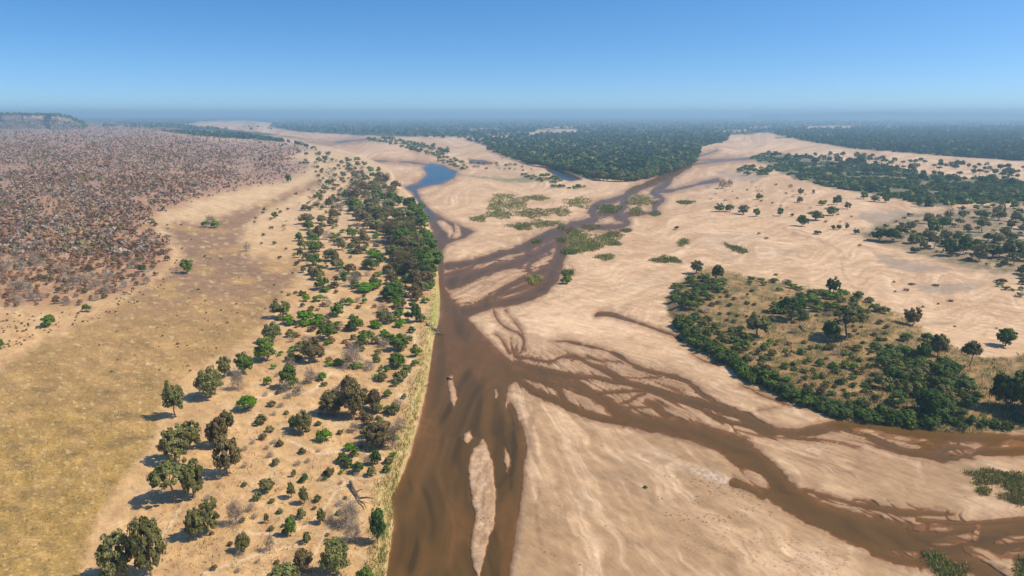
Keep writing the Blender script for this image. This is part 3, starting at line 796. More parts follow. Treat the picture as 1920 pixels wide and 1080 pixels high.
def cliff_material():
    m, N, L = new_mat('layered_cliff')
    out = N.new('ShaderNodeOutputMaterial'); b = N.new('ShaderNodeBsdfPrincipled'); L.new(b.outputs[0], out.inputs['Surface'])
    ge = N.new('ShaderNodeNewGeometry'); sx = N.new('ShaderNodeSeparateXYZ'); L.new(ge.outputs['Position'], sx.inputs[0])
    sn = N.new('ShaderNodeSeparateXYZ'); L.new(ge.outputs['Normal'], sn.inputs[0])
    n = noise_node(N, L, ge.outputs['Position'], .03, 6, .7); n2 = noise_node(N, L, ge.outputs['Position'], .11, 5, .7)
    st = N.new('ShaderNodeMapRange'); L.new(sn.outputs['Z'], st.inputs[0]); st.inputs[1].default_value = .93; st.inputs[2].default_value = .6
    rock = math_node(N, L, 'MULTIPLY', st.outputs[0], math_node(N, L, 'GREATER_THAN', n2, .5))
    veg = mix_col(N, L, n, (.06, .06, .045), (.17, .125, .10))
    rk = mix_col(N, L, n2, (.30, .19, .13), (.58, .47, .36))
    L.new(mix_col(N, L, rock, veg, rk), b.inputs['Base Color']); b.inputs['Roughness'].default_value = .95
    return m
M_CLIFF = cliff_material()
M_FARHILL = plain_material('far_wooded_slope', (.06, .07, .045), .01)
PY = 2250.0
def top_z(v, y):            # height seen at row v, y metres out
    dx, dy, dz = ray(960.0, v)
    return H + dz / dy * y
px_u = np.concatenate([np.linspace(-1400, -60, 40), np.linspace(-50, 165, 60), np.linspace(170, 206, 12)])
tops = []
for u_ in px_u:
    vt = 214.6 + 1.9 * np.clip(u_ / 165, -1, 1) if u_ <= 165 else 216.5 + (u_ - 165) / 41 * 22
    tops.append(float(top_z(vt, PY)) + rng.normal(0, .35))
pl = ridge('plateau', '', PY, 420.0, [(u_ - 960) / FPX * PY * 1.02 for u_ in px_u], tops, 12.0, [M_CLIFF], True)
tag(pl, 'flat topped rocky escarpment with pale cliff bands', 'plateau', kind='structure')
hx = np.linspace(3300, 6600, 60)
hill_tops = [58 + 30 * math.exp(-((x - 4700) / 620) ** 2) + 12 * math.exp(-((x - 5900) / 500) ** 2) for x in hx]
fh = ridge('distant_hill', '', 9000.0, 700.0, list(hx), hill_tops, -4.0, [M_FARHILL])
tag(fh, 'low blue hill faint on the horizon', 'hill', kind='structure')

# ------------------------------------------------------------------ plant building blocks
def unit(a):
    return a / (np.linalg.norm(a, axis=-1, keepdims=True) + 1e-9)

def leaf_quads(c, n, size, r, stretch=1.0, axis=None):
    """one bent-edged leaf spray (a quad) at each centre c facing n"""
    k = len(c)
    a = unit(np.cross(n, axis if axis is not None else r.normal(size=(k, 3))))
    b = unit(np.cross(n, a))
    s = (size * r.uniform(.6, 1.35, k))[:, None]
    a = a * s * .5; b = b * s * .5 * stretch
    v = np.stack([c - a - b * .8, c + a * .8 - b, c + a + b * .8, c - a * .8 + b], 1).reshape(-1, 3)
    return v, np.arange(4 * k).reshape(k, 4)

def tube(path, radii, sides=6):
    path = np.asarray(path, float); V_ = []
    for i, p in enumerate(path):
        d = path[min(i + 1, len(path) - 1)] - path[max(i - 1, 0)]
        d = d / (np.linalg.norm(d) + 1e-9)
        a = np.cross(d, (0.31, .95, .05)); a /= np.linalg.norm(a) + 1e-9
        b = np.cross(d, a)
        for k in range(sides):
            t = 2 * math.pi * k / sides
            V_.append(p + radii[i] * (a * math.cos(t) + b * math.sin(t)))
    Q = [(i * sides + k, i * sides + (k + 1) % sides, (i + 1) * sides + (k + 1) % sides, (i + 1) * sides + k) for i in range(len(path) - 1) for k in range(sides)]
    return np.array(V_), np.array(Q)

def join(parts):
    V_, Q, n = [], [], 0
    for v, q in parts:
        V_.append(v); Q.append(q + n); n += len(v)
    return np.concatenate(V_), np.concatenate(Q)

def clump_centres(kind, r, k):
    """where the leaf clumps of a unit plant sit (height 1, width 1)"""
    if kind == 'acacia':        # several lobes on spreading limbs above a bare stem
        ang = r.uniform(0, 2 * math.pi, k); rad = np.sqrt(r.uniform(.03, 1, k)) * .36
        h = .46 + .40 * (1 - (rad / .42) ** 2) * r.uniform(.2, 1, k) + r.normal(0, .05, k)
        low = r.random(k) < .4
        h = np.where(low, r.uniform(.24, .46, k), h)
    elif kind == 'umbrella':
        ang = r.uniform(0, 2 * math.pi, k); rad = np.sqrt(r.uniform(.02, 1, k)) * .40
        h = .80 - .22 * (rad / .4) ** 2 + r.normal(0, .05, k)
    elif kind == 'bush':
        ang = r.uniform(0, 2 * math.pi, k); rad = np.sqrt(r.uniform(0, 1, k)) * .36
        h = (.16 + .64 * np.sqrt(np.clip(1 - (rad / .42) ** 2, 0, 1)) * r.uniform(.25, 1, k))
    else:                       # dome
        ang = r.uniform(0, 2 * math.pi, k); rad = np.sqrt(r.uniform(0, 1, k)) * .38
        h = .12 + .66 * np.sqrt(np.clip(1 - (rad / .43) ** 2, 0, 1)) * r.uniform(.45, 1, k)
    return np.stack([rad * np.cos(ang), rad * np.sin(ang), h], 1)

def crown(kind, seed, k, per, size, w, h, cr=.15):
    r = np.random.default_rng(seed)
    c = clump_centres(kind, r, k) * (w, w, h)
    rad = r.uniform(.7, 1.3, k) * cr * (w + h) / 2
    idx = np.repeat(np.arange(k), per)
    d = unit(r.normal(size=(len(idx), 3)))
    d[:, 2] *= .8
    off = d * (rad[idx] * r.uniform(.35, 1, len(idx)) ** .6)[:, None]
    p = c[idx] + off
    p[:, 2] = np.maximum(p[:, 2], .05 * h * r.random(len(p)))
    n = unit(d * .6 + unit(p - np.array([0, 0, .45 * h])) * .7 + r.normal(size=d.shape) * .5 + (0, 0, .2))
    v, q = leaf_quads(p, n, size, r, .7)
    tint = np.clip(.5 + .33 * r.normal(size=k)[idx] * .6 + .25 * r.normal(size=len(idx)), 0, 1)
    return v, q, np.repeat(tint, 4), c

def twigs(seed, n, length, width, w, h, low=.1):
    """bare twiggy crown"""
    r = np.random.default_rng(seed)
    d = unit(r.normal(size=(n, 3)) * (1, 1, .7) + (0, 0, .45))
    rad = r.uniform(.25, 1, n) ** .6
    p = d * rad[:, None] * (w * .46, w * .46, h * .6) + (0, 0, h * (.30 + low))
    lump = 1 + .28 * np.sin(6 * np.arctan2(d[:, 1], d[:, 0]) + seed) * np.cos(3 * d[:, 2] + seed)
    p = (p - (0, 0, h * .4)) * lump[:, None] + (0, 0, h * .4)
    p[:, 2] = np.maximum(p[:, 2], .04 * h)
    ax = unit(d + r.normal(size=d.shape) * .45)
    nn = unit(np.cross(ax, r.normal(size=ax.shape)))
    a = unit(np.cross(nn, ax))
    L_ = (length * r.uniform(.6, 1.3, n))[:, None]; W_ = (width * r.uniform(.7, 1.3, n))[:, None]
    v = np.stack([p - ax * L_ * .5 - a * W_ * .5, p - ax * L_ * .5 + a * W_ * .5, p + ax * L_ * .5 + a * W_ * .3, p + ax * L_ * .5 - a * W_ * .3], 1).reshape(-1, 3)
    return v, np.arange(4 * n).reshape(n, 4), np.repeat(r.random(n), 4)

def stems(seed, c, w, h, base_r, trunk_h, n_limb, sides=6):
    """a tapered, slightly crooked stem with limbs that run into the clumps"""
    r = np.random.default_rng(seed + 77)
    top = np.array([r.normal(0, .05) * w, r.normal(0, .05) * w, trunk_h * h])
    mid = top * .5 + np.array([r.normal(0, .03) * w, r.normal(0, .03) * w, 0])
    parts = [tube([(0, 0, -.35), (0, 0, .02 * h), mid, top], [base_r * 1.35, base_r * 1.1, base_r * .85, base_r * .75], sides)]
    for k in r.permutation(len(c))[:n_limb]:
        e = c[k]
        m = (top + e) / 2 + np.array([r.normal(0, .04) * w, r.normal(0, .04) * w, -.04 * h])
        parts.append(tube([top - (0, 0, .05 * h), m, e], [base_r * .6, base_r * .38, base_r * .12], max(4, sides - 2)))
    return join(parts)

# protos: (look, level) -> list of (trunk mesh or None, crown mesh); built at width 1 height 1, scaled on placing
PROTO = {}
SPEC = {   # look: (shape, leaf material, trunk height, stem radius, bark)
    'acacia': ('acacia', 'olive', .34, .028, M_BARK), 'acacia_green': ('acacia', 'green', .32, .028, M_BARK),
    'acacia_brown': ('acacia', 'brown', .32, .028, M_BARK), 'acacia_dark': ('acacia', 'dark', .30, .03, M_BARK),
    'umbrella': ('umbrella', 'olive', .5, .025, M_BARK), 'umbrella_dark': ('umbrella', 'dark', .48, .03, M_BARK),
    'bush_olive': ('bush', 'olive', .15, .022, M_BARK), 'bush_green': ('bush', 'green', .15, .022, M_BARK), 'bush_dark': ('bush', 'dark', .15, .022, M_BARK),
    'bush_brown': ('bush', 'brown', .15, .024, M_BARK), 'bush_rust': ('bush', 'rust', .12, .02, M_BARK), 'bush_reed': ('bush', 'reeddark', .1, .015, M_BARK),
    'dome_bright': ('dome', 'bright', .1, .02, M_BARK), 'dome_green': ('dome', 'green', .1, .02, M_BARK), 'dome_olive': ('dome', 'olive', .1, .02, M_BARK),
    'twig': ('twig', 'grey', .25, .022, M_DEAD), 'twig_brown': ('twig', 'brown', .25, .022, M_BARK),
}
LEVEL = {2: (70, 70, .044, 14, 6), 1: (34, 36, .075, 7, 5), 0: (13, 14, .145, 0, 4)}   # clumps, leaves each, leaf size, limbs, sides

def proto(look, lev, var):
    key = (look, lev, var)
    if key in PROTO: return PROTO[key]
    shape, lm, th, br, bark = SPEC[look]
    k, per, size, limbs, sides = LEVEL[lev]
    seed = (abs(hash(shape)) % 1 + sum(map(ord, look)) * 7 + var * 101)
    if shape == 'twig':
        n = {2: 900, 1: 300, 0: 90}[lev]; wd = {2: .011, 1: .022, 0: .05}[lev]
        v, q, t = twigs(seed, n, .24, wd, 1, 1)
        c = clump_centres('bush', np.random.default_rng(seed), 14)
        limbs = {2: 12, 1: 7, 0: 0}[lev]
    else:
        v, q, t, c = crown(shape, seed, k, per, size, 1, 1, {2: .085, 1: .105, 0: .17}[lev] * (1.0 if shape in ('acacia', 'umbrella') else 1.2))
    tv, tq = stems(seed, c, 1, 1, br, th, limbs, sides)
    if lev == 0:     # far plants: one mesh
        tv[:, 2] = np.maximum(tv[:, 2], -.05)
        vv, qq = join([(v, q), (tv, tq)])
        me = fast_mesh(look, vv, qq, [LEAF[lm], bark], np.r_[np.zeros(len(q)), np.ones(len(tq))])
        attr_f(me, 'tint', np.r_[t, np.zeros(len(tv))])
        PROTO[key] = (None, me)
    else:
        tv[:, 2] = np.maximum(tv[:, 2], -.05)
        me = fast_mesh('crown', v, q, [LEAF[lm]]); attr_f(me, 'tint', t)
        PROTO[key] = (fast_mesh('trunk', tv, tq, [bark], smooth=True), me)
    return PROTO[key]

COUNT = {}
def plant(name, look, u, v, w, h, label, cat, group=None, level=None, lean=0.0, sink=.04):
    """one tree or shrub standing at map bearing (u, v), w and h in bearing units"""
    x, y, zz, m = (float(q) for q in ground_at(u, v))
    wm = w * m
    hm = h * m * .98 * math.hypot(y, H) / max(y, 1.0)
    if level is None:
        level = 2 if h >= 34 or w >= 44 else (1 if h >= 15 or w >= 20 else 0)
    var = random.randrange(4 if level == 2 else 3)
    tr, cr = proto(look, level, var)
    COUNT[name] = COUNT.get(name, 0) + 1
    rz = random.uniform(0, 6.283)
    if tr is None:
        o = obj(name, cr, None, (x, y, zz - sink * hm * .3))
    else:
        o = obj(name, None, None, (x, y, zz - sink * hm * .3))
        o.empty_display_size = .3
        obj('trunk', tr, o); obj('crown', cr, o)
    o.scale = (wm, wm, hm)
    o.rotation_euler = (0, lean, rz) if lean == 0 else (0, lean, 0)
    tag(o, label, cat, group)
    return o

def inside(poly, n, uv_box=None, dens=None, r=rng):
    """n random bearings inside an outline (even over the map)"""
    p = np.array(poly, float)
    b = uv_box or (max(-260, p[:, 0].min()), p[:, 1].min(), min(2200, p[:, 0].max()), p[:, 1].max())
    res = []
    while sum(map(len, res)) < n:
        uu = r.uniform(b[0], b[2], n * 2); vv = r.uniform(b[1], b[3], n * 2)
        ok = in_poly(poly, uu, vv)
        if dens is not None: ok &= r.random(n * 2) < dens(uu, vv)
        res.append(np.stack([uu[ok], vv[ok]], 1))
    return np.concatenate(res)[:n]

def spaced(pts, gap, aspect=.6):
    """thin out bearings that crowd each other"""
    out = []
    for p in pts:
        if all(abs(p[0] - q[0]) > gap or abs(p[1] - q[1]) > gap * aspect for q in out):
            out.append(p)
    return out

# ------------------------------------------------------------------ trees by the grass flat (traced one by one)
A = 'acacia_tree'
G_EDGE = 'trees along the edge of the grass flat'
near_trees = [
    ('acacia', 222, 1090, 78, 98, 'broad olive tree beside the tyre track at the edge of the grass flat'),
    ('acacia', 284, 1084, 76, 122, 'tall olive tree with dark straight trunk right by the tyre track'),
    ('acacia', 368, 1011, 46, 66, 'upright small olive tree, twin of the leaning tree next to it'),
    ('acacia', 389, 1000, 48, 70, 'small olive tree with bent leaning trunk next to the grey bush'),
    ('umbrella', 322, 940, 76, 78, 'wide spreading olive tree with a long pale bare trunk'),
    ('acacia', 364, 934, 58, 86, 'tall ragged olive tree with dark trunk beside the wide spreading one'),
    ('acacia_brown', 429, 892, 60, 88, 'tall brownish olive tree in half dry leaf on open sand'),
    ('acacia', 329, 868, 64, 76, 'olive tree with whitish trunk on the grass flat edge'),
    ('acacia', 358, 842, 52, 62, 'olive tree in the thick of the clump above the white trunk'),
    ('acacia_brown', 408, 836, 48, 60, 'dull brown olive tree in the thick of the clump'),
    ('acacia', 426, 812, 36, 50, 'slim green olive tree at the back of the clump'),
    ('acacia', 329, 782, 46, 76, 'dark rounded tree standing alone on the grass flat edge'),
    ('bush_olive', 395, 746, 60, 72, 'large full crowned olive tree reaching the ground'),
    ('acacia', 422, 707, 32, 48, 'grey green slender tree behind the large full crowned one'),
    ('acacia_green', 458, 701, 44, 48, 'small dark green tree with leaning trunk and shade under it'),
    ('bush_green', 498, 677, 46, 56, 'green tree in the dense row bordering the grass flat'),
    ('bush_olive', 511, 642, 42, 48, 'grey green tree in the dense row bordering the grass flat'),
    ('acacia', 527, 596, 46, 40, 'flat crowned tree at the far end of the dense row'),
]
for k, (look, u, v, w, h, lab) in enumerate(near_trees):
    plant(A, look, u, v, w, h, lab, 'tree', G_EDGE, level=2, lean=.12 if k == 3 else 0)

# ------------------------------------------------------------------ shrubs and trees of the sandy riverside woodland (traced)
SETS = {
 'B': ('green_shrub', 'dome_bright', 'fresh bright green dome shaped shrub on the sandy riverside woodland floor', 'shrub', 'bright green shrubs in the riverside woodland'),
 'G': ('leafy_tree', 'bush_green', 'rounded mid green tree in the sandy riverside woodland', 'tree', 'green trees in the riverside woodland'),
 'D': ('dark_shrub', 'bush_dark', 'dark green compact shrub in the sandy riverside woodland', 'shrub', 'dark green shrubs in the riverside woodland'),
 'O': ('olive_shrub', 'bush_olive', 'dull olive shrub in the sandy riverside woodland', 'shrub', 'olive shrubs in the riverside woodland'),
 'N': ('withered_tree', 'bush_brown', 'brownish half withered tree in the sandy riverside woodland', 'tree', 'brown trees in the riverside woodland'),
 'T': ('leafless_bush', 'twig', 'grey leafless twiggy bush in the sandy riverside woodland', 'bush', 'leafless bushes in the riverside woodland'),
}
def sized(lab, w):
    return ('large ' if w >= 36 else 'little ' if w <= 16 else 'middling ') + lab
WOODS = '''B 463 769 42 35;B 605 713 20 20;B 608 826 34 26;B 541 607 26 22;B 572 606 42 32;B 598 606 26 22;B 636 611 15 12;B 720 629 19 14;B 728 697 15 12;B 502 721 18 18;B 511 692 14 11
B 547 660 16 14;B 526 667 14 11;B 616 646 18 11;B 636 685 24 15;B 669 690 30 13;B 617 686 16 12;B 683 547 44 22;B 700 543 30 18;B 665 537 20 16;B 574 565 19 18;B 598 565 26 16;B 611 547 23 13;B 655 572 20 17
B 685 569 16 14;B 703 613 22 16;B 655 843 24 15;B 545 610 20 16;B 570 612 24 15;B 748 575 26 22;B 660 474 25 9;B 625 446 24 9;B 643 436 18 8;B 627 429 12 7;B 687 465 14 9;B 641 508 18 14;B 590 609 30 14
D 552 806 26 32;D 705 872 25 34;D 652 876 24 21;D 571 905 18 21;D 610 900 10 10;D 709 1019 40 80;D 545 676 26 18;D 560 677 20 16;D 632 530 12 18;D 646 532 9 19;D 740 562 30 26;D 600 508 22 14
G 543 728 42 54;G 612 636 46 46;G 633 592 36 32;G 667 619 34 34;G 686 645 40 32;G 748 657 42 42;G 745 689 38 34;G 726 744 22 16;G 737 562 50 42;G 780 604 27 46;G 748 602 22 27;G 697 505 36 28;G 590 474 26 27;G 561 452 19 21;G 545 1004 28 40
G 648 374 18 25;G 616 349 15 16;G 595 370 12 13;G 765 600 20 22;G 497 397 9 11;G 571 393 13 13;G 515 409 16 15;G 685 1098 44 36
O 570 814 40 54;O 716 715 25 21;O 743 724 18 21;O 740 778 27 27;O 510 762 20 14;O 490 796 28 22;O 500 922 38 28;O 483 938 20 20;O 546 934 19 36;O 551 894 12 18;O 570 944 22 38;O 596 941 18 15;O 565 972 22 24;O 603 982 22 34;O 575 1018 20 25
O 456 1034 33 40;O 628 1082 64 82;O 530 1100 76 44;O 517 872 18 15;O 569 511 14 15;O 597 524 28 27;O 741 511 38 27;O 627 490 20 27;O 642 469 20 25;O 563 483 14 25;O 717 602 30 28;O 620 489 34 30;O 526 600 22 14;O 547 631 26 14;O 640 1050 40 40
N 588 678 54 54;N 625 777 62 54;N 665 782 58 80;N 700 768 36 48;N 712 838 72 56;N 570 1070 44 46;N 620 893 20 22;N 525 836 18 15;N 500 981 12 22;N 779 542 32 48;N 783 564 30 24;N 598 449 25 34;N 667 463 23 25;N 575 420 36 25;N 624 408 20 21;N 617 389 16 27;N 690 800 30 30;N 655 740 40 44
T 442 984 32 46;T 447 731 28 40;T 660 689 42 44;T 583 719 25 32;T 655 984 44 42;T 660 1016 38 38;T 507 1034 19 33;T 463 471 16 19;T 640 740 30 24;T 560 740 28 24;T 545 700 26 30;T 536 735 16 24;T 690 690 20 16;T 720 650 24 16;T 735 842 26 40;T 600 440 14 16;T 670 430 18 16'''
for tok in WOODS.replace('\n', ';').split(';'):
    kd, u, v, w, h = tok.split()
    nm, look, lab, cat, grp = SETS[kd]
    plant(nm, look, float(u), float(v), float(w), float(h), sized(lab, float(w)), cat, grp)

# low dry shrubs dotted on the pale sand between the flat and the bank
pts = inside([(470, 405), (520, 385), (590, 345), (640, 330), (690, 440), (720, 500), (760, 560), (700, 640), (640, 700), (560, 660), (520, 600), (560, 500), (480, 470)], 330)
pts = spaced(pts, 9)
for k, (u, v) in enumerate(pts[:150]):
    s = (v - 205) / 260 * random.uniform(7, 13)
    look = random.choice(['bush_brown', 'bush_olive', 'twig', 'bush_brown', 'bush_rust'])
    plant('dry_shrub', look, u, v, s, s * .75, 'small dry brown shrub dotted on pale sand of the riverside woodland', 'shrub', 'small dry shrubs on the riverside sand', level=0 if s < 12 else 1)
pts = spaced(inside([(440, 720), (520, 690), (620, 690), (700, 760), (730, 850), (640, 960), (610, 1060), (420, 1090), (330, 1000), (440, 880)], 220), 17)
for u, v in pts[:75]:
    s = random.uniform(7, 17)
    plant('straw_tuft_shrub', random.choice(['bush_brown', 'bush_olive', 'twig', 'twig']), u, v, s * 1.2, s * .8, 'thin scraggly low shrub on the open sand below the woodland', 'shrub', 'scraggly low shrubs on open sand', level=1)

far_w_pts = spaced(inside([(548, 300), (600, 300), (640, 300), (690, 330), (655, 400), (610, 400), (560, 395), (600, 345), (590, 325)], 300), 6.5, .5)
for u, v in far_w_pts[:110]:
    s = random.uniform(5, 13) * np.interp(v, [290, 400], [.8, 1.5])
    kd = random.choice('GOONNTOT')
    nm, look, lab, cat, grp = SETS[kd]
    plant('distant_' + nm, look, u, v, s, s * .8, lab.replace('in the sandy riverside woodland', 'on the sandy far end of the riverside woodland'), cat, grp + ' far end', level=0)
up = spaced(inside([(575, 430), (650, 380), (700, 430), (740, 490), (790, 530), (790, 560), (700, 560), (600, 545), (560, 500)], 160), 17, .55)
for u, v in up[:46]:
    s = random.uniform(18, 34) * np.interp(v, [380, 560], [.75, 1.15])
    kd = random.choice('GGONNOTB')
    nm, look, lab, cat, grp = SETS[kd]
    plant(nm, look, u, v, s, s * (.6 if kd == 'B' else .85), sized(lab, s), cat, grp)

vv_ = rng.uniform(470, 900, 260)
bb_ = np.interp(vv_, [470, 560, 640, 700, 800, 905], [812, 820, 808, 800, 776, 744]) - rng.uniform(22, 120, 260) * np.interp(vv_, [470, 900], [.8, 1])
belt = spaced(list(zip(bb_, vv_)), 19, .6)
for u, v in belt[:70]:
    s = random.uniform(13, 32) * np.interp(v, [470, 700, 900], [.95, 1.1, .9])
    kd = random.choice('GGOOOBNTDO')
    nm, look, lab, cat, grp = SETS[kd]
    plant(nm, look, u, v, s, s * (.6 if kd == 'B' else .82), sized(lab, s), cat, grp)

# ------------------------------------------------------------------ dense tree line on the west bank
LINE = 'trees of the dense line on the west river bank'
pts = spaced(inside(STRIP, 600, None, lambda a, b: np.clip(vnoise(a / 30, b / 18, 401) * 2.2 - .45, .08, 1)), 11.5, .55)
pts = sorted(pts, key=lambda p: p[1])
strip_looks = ['bush_olive', 'bush_brown', 'bush_green', 'acacia', 'acacia_green', 'twig_brown', 'bush_olive', 'bush_brown', 'acacia']
strip_lab = {'bush_olive': 'dull olive crowded tree in the dense line on the west river bank', 'bush_brown': 'brownish grey crowded tree in the dense line on the west river bank',
             'bush_green': 'fresh green crowded tree in the dense line on the west river bank', 'acacia': 'spreading olive tree in the dense line on the west river bank',
             'bush_dark': 'dark green crowded tree in the dense line on the west river bank', 'acacia_green': 'spreading green tree in the dense line on the west river bank',
             'twig_brown': 'almost leafless brown tree in the dense line on the west river bank'}
for u, v in pts:
    sz = np.interp(v, [284, 320, 380, 450, 520], [11, 17, 30, 44, 46]) * random.uniform(.7, 1.25)
    lk = random.choice(strip_looks)
    if u > np.interp(v, [300, 340, 400, 470, 520], [690, 745, 775, 796, 800]): lk = random.choice(['bush_green', 'bush_green', 'bush_dark', 'acacia_green'])
    plant('riverside_tree', lk, u, v + sz * .25, sz, sz * random.uniform(.72, .95), strip_lab[lk], 'tree', LINE)
for k in range(34):      # green thicket hanging over the water edge
    v = random.uniform(385, 545); u = np.interp(v, [385, 420, 470, 520, 545], [788, 802, 813, 818, 812]) - random.uniform(2, 16)
    s = random.uniform(14, 26)
    plant('bank_shrub', random.choice(['dome_green', 'bush_green', 'dome_bright']), u, v, s, s * .9, 'green leafy shrub hanging over the water edge of the tree line', 'shrub', 'green shrubs over the water edge')

# ------------------------------------------------------------------ dry hillside scrub
LONE = [('acacia_green', 351, 512, 32, 33, 'single round dark green tree with pale trunk where scrub meets the grass flat', 'tree', 'acacia_tree'),
        ('dome_bright', 386, 426, 17, 16, 'bright green tree pair member on the pale sand by the dry streambed', 'tree', 'acacia_tree'),
        ('dome_bright', 404, 427, 20, 17, 'bright green tree pair member on the pale sand by the dry streambed', 'tree', 'acacia_tree'),
        ('twig', 395, 420, 22, 18, 'grey bare bush behind the bright green tree pair', 'bush', 'leafless_bush'),
        ('bush_green', 92, 612, 30, 28, 'grey green shrub alone on the pale sand below the scrub', 'shrub', 'olive_shrub'),
        ('bush_green', 163, 584, 18, 19, 'green shrub at the pale sand margin of the scrub', 'shrub', 'olive_shrub'),
        ('bush_dark', 266, 510, 18, 18, 'dark green round shrub among rusty scrub near the grass flat', 'shrub', 'dark_shrub'),
        ('bush_green', 2, 655, 14, 26, 'green shrub on the grass flat margin below the scrub', 'shrub', 'olive_shrub'),
        ('acacia_green', 541, 342, 14, 22, 'tall green tree rising over the grey scrub edge', 'tree', 'acacia_tree')]
for lk, u, v, w, h, lab, cat, nm in LONE:
    plant(nm, lk, u, v, w, h, lab, cat, 'bright green tree pair' if 'pair member' in lab else None)
hill_edge = lambda a, b: np.clip(.12 + .88 * sstep(2, 46, -samp(hill_sd, a, b)) * sstep(.30, .52, vnoise(a / 46, b / 15, 15) * .6 + vnoise(a / 15, b / 7, 16) * .4 + .08), 0, 1)
near_hill = [p for p in inside(HILL, 1700, (-60, 380, 335, 606), hill_edge)]
near_hill = sorted(spaced(sorted(near_hill, key=lambda p: -p[1]), 7, .7), key=lambda p: -p[1])
hlabs = {'bush_rust': ('rusty_shrub', 'rusty brown dry leaved shrub on the scrub hillside', 'shrub', 'rusty shrubs on the hillside'),
         'twig': ('bare_grey_tree', 'grey leafless twiggy tree on the scrub hillside', 'tree', 'bare grey trees on the hillside'),
         'bush_brown': ('brown_shrub', 'olive brown shrub on the scrub hillside', 'shrub', 'olive brown shrubs on the hillside')}
ind, rest = near_hill[:300], near_hill[300:]
for u, v in ind:
    g = vnoise(np.array(u / 40.), np.array(v / 25.), 7)
    lk = 'twig' if random.random() < (.42 if g > .55 else .12) else ('bush_brown' if random.random() < .3 else 'bush_rust')
    s = np.interp(v, [360, 460, 600], [8, 11, 14]) * random.uniform(.6, 1.3)
    nm, lab, cat, grp = hlabs[lk]
    t = 1.35 if lk == 'twig' else 1.0
    plant(nm, lk, u, v, s * t, s * t * .9, lab, cat, grp, level=1 if s * t > 13 else 0)

def stuff_mass(name, label, cat, pts, sizes, kinds, leaves, aspect=.9):
    """one joined mass of small plants: each a few leaf sprays round a centre"""
    r = np.random.default_rng(len(pts))
    pts = np.asarray(pts, float); sizes = np.asarray(sizes, float)
    x, y, zz, m = ground_at(pts[:, 0], pts[:, 1])
    wm = sizes * m
    mats = sorted(set(kinds)); mi = {k: i for i, k in enumerate(mats)}
    idx = np.repeat(np.arange(len(pts)), leaves)
    d = unit(r.normal(size=(len(idx), 3)) + (0, 0, .35))
    lum = r.uniform(.55, 1.0, len(idx))
    c = np.stack([x[idx], y[idx], zz[idx]], 1) + d * (wm[idx] * .42 * lum)[:, None] * (1, 1, aspect) + np.stack([0 * idx, 0 * idx, wm[idx] * .42 * aspect], 1)
    n = unit(d + r.normal(size=d.shape) * .55)
    v, q = leaf_quads(c, n, wm[idx] * .46, r)
    me = fast_mesh(name, v, q, [LEAF[k] for k in mats], np.array([mi[k] for k in kinds])[idx])
    pt = r.random(len(pts))
    attr_f(me, 'tint', np.repeat(np.clip(pt[idx] + r.normal(size=len(idx)) * .2, 0, 1), 4))
    return tag(obj(name, me), label, cat, kind='stuff')

hp = np.concatenate([inside(HILL, 23000, (-260, 233, 600, 480), hill_edge), inside(HILL, 5000, (-260, 233, 560, 300)), inside(HILL, 5000, (-760, 231, -260, 480)), inside(HILL, 1500, (-760, 470, -62, 610))])
hs_ = np.interp(hp[:, 1], [243, 270, 320, 400, 480, 600], [2.0, 2.6, 3.5, 5.0, 7, 12]) * rng.uniform(.55, 1.35, len(hp))
gg = vnoise(hp[:, 0] / 60, hp[:, 1] / 14, 9)
hk = np.where(rng.random(len(hp)) < np.where(gg > .5, .6, .28), 'grey', np.where(rng.random(len(hp)) < .25, 'brown', 'rust'))
hk[(rng.random(len(hp)) < .02 + .3 * (vnoise(hp[:, 0] / 70, hp[:, 1] / 16, 19) > .68))] = 'olive'
hs_ = hs_ * np.where(rng.random(len(hp)) < .1, 1.6, 1.0)
keep_m = ~((hp[:, 1] > 390) & (hp[:, 0] > -62) & (rng.random(len(hp)) < .5))
hp, hs_, hk = hp[keep_m], hs_[keep_m], hk[keep_m]
if rest:
    rp = np.array(rest); hp = np.vstack([hp, rp]); hs_ = np.r_[hs_, np.interp(rp[:, 1], [360, 460, 600], [7, 9, 11]) * rng.uniform(.6, 1.3, len(rp))]; hk = np.r_[hk, rng.choice(['grey', 'rust', 'rust', 'brown'], len(rp))]
stuff_mass('hillside_scrub', 'dense brown and grey dry scrub covering the hillside', 'scrub', hp, hs_, list(hk), 9)
mp_ = np.concatenate([inside([(-60, 590), (140, 585), (230, 555), (300, 520), (330, 480), (360, 500), (240, 580), (0, 660), (-60, 680)], 160), inside(FLAT, 60, (150, 420, 560, 700))])
stuff_mass('margin_tufts', 'tiny dry tufts sprinkled on the pale sand below the hillside scrub', 'tufts', mp_, rng.uniform(2.5, 6, len(mp_)), list(rng.choice(['rust', 'brown', 'olive'], len(mp_))), 8, .6)

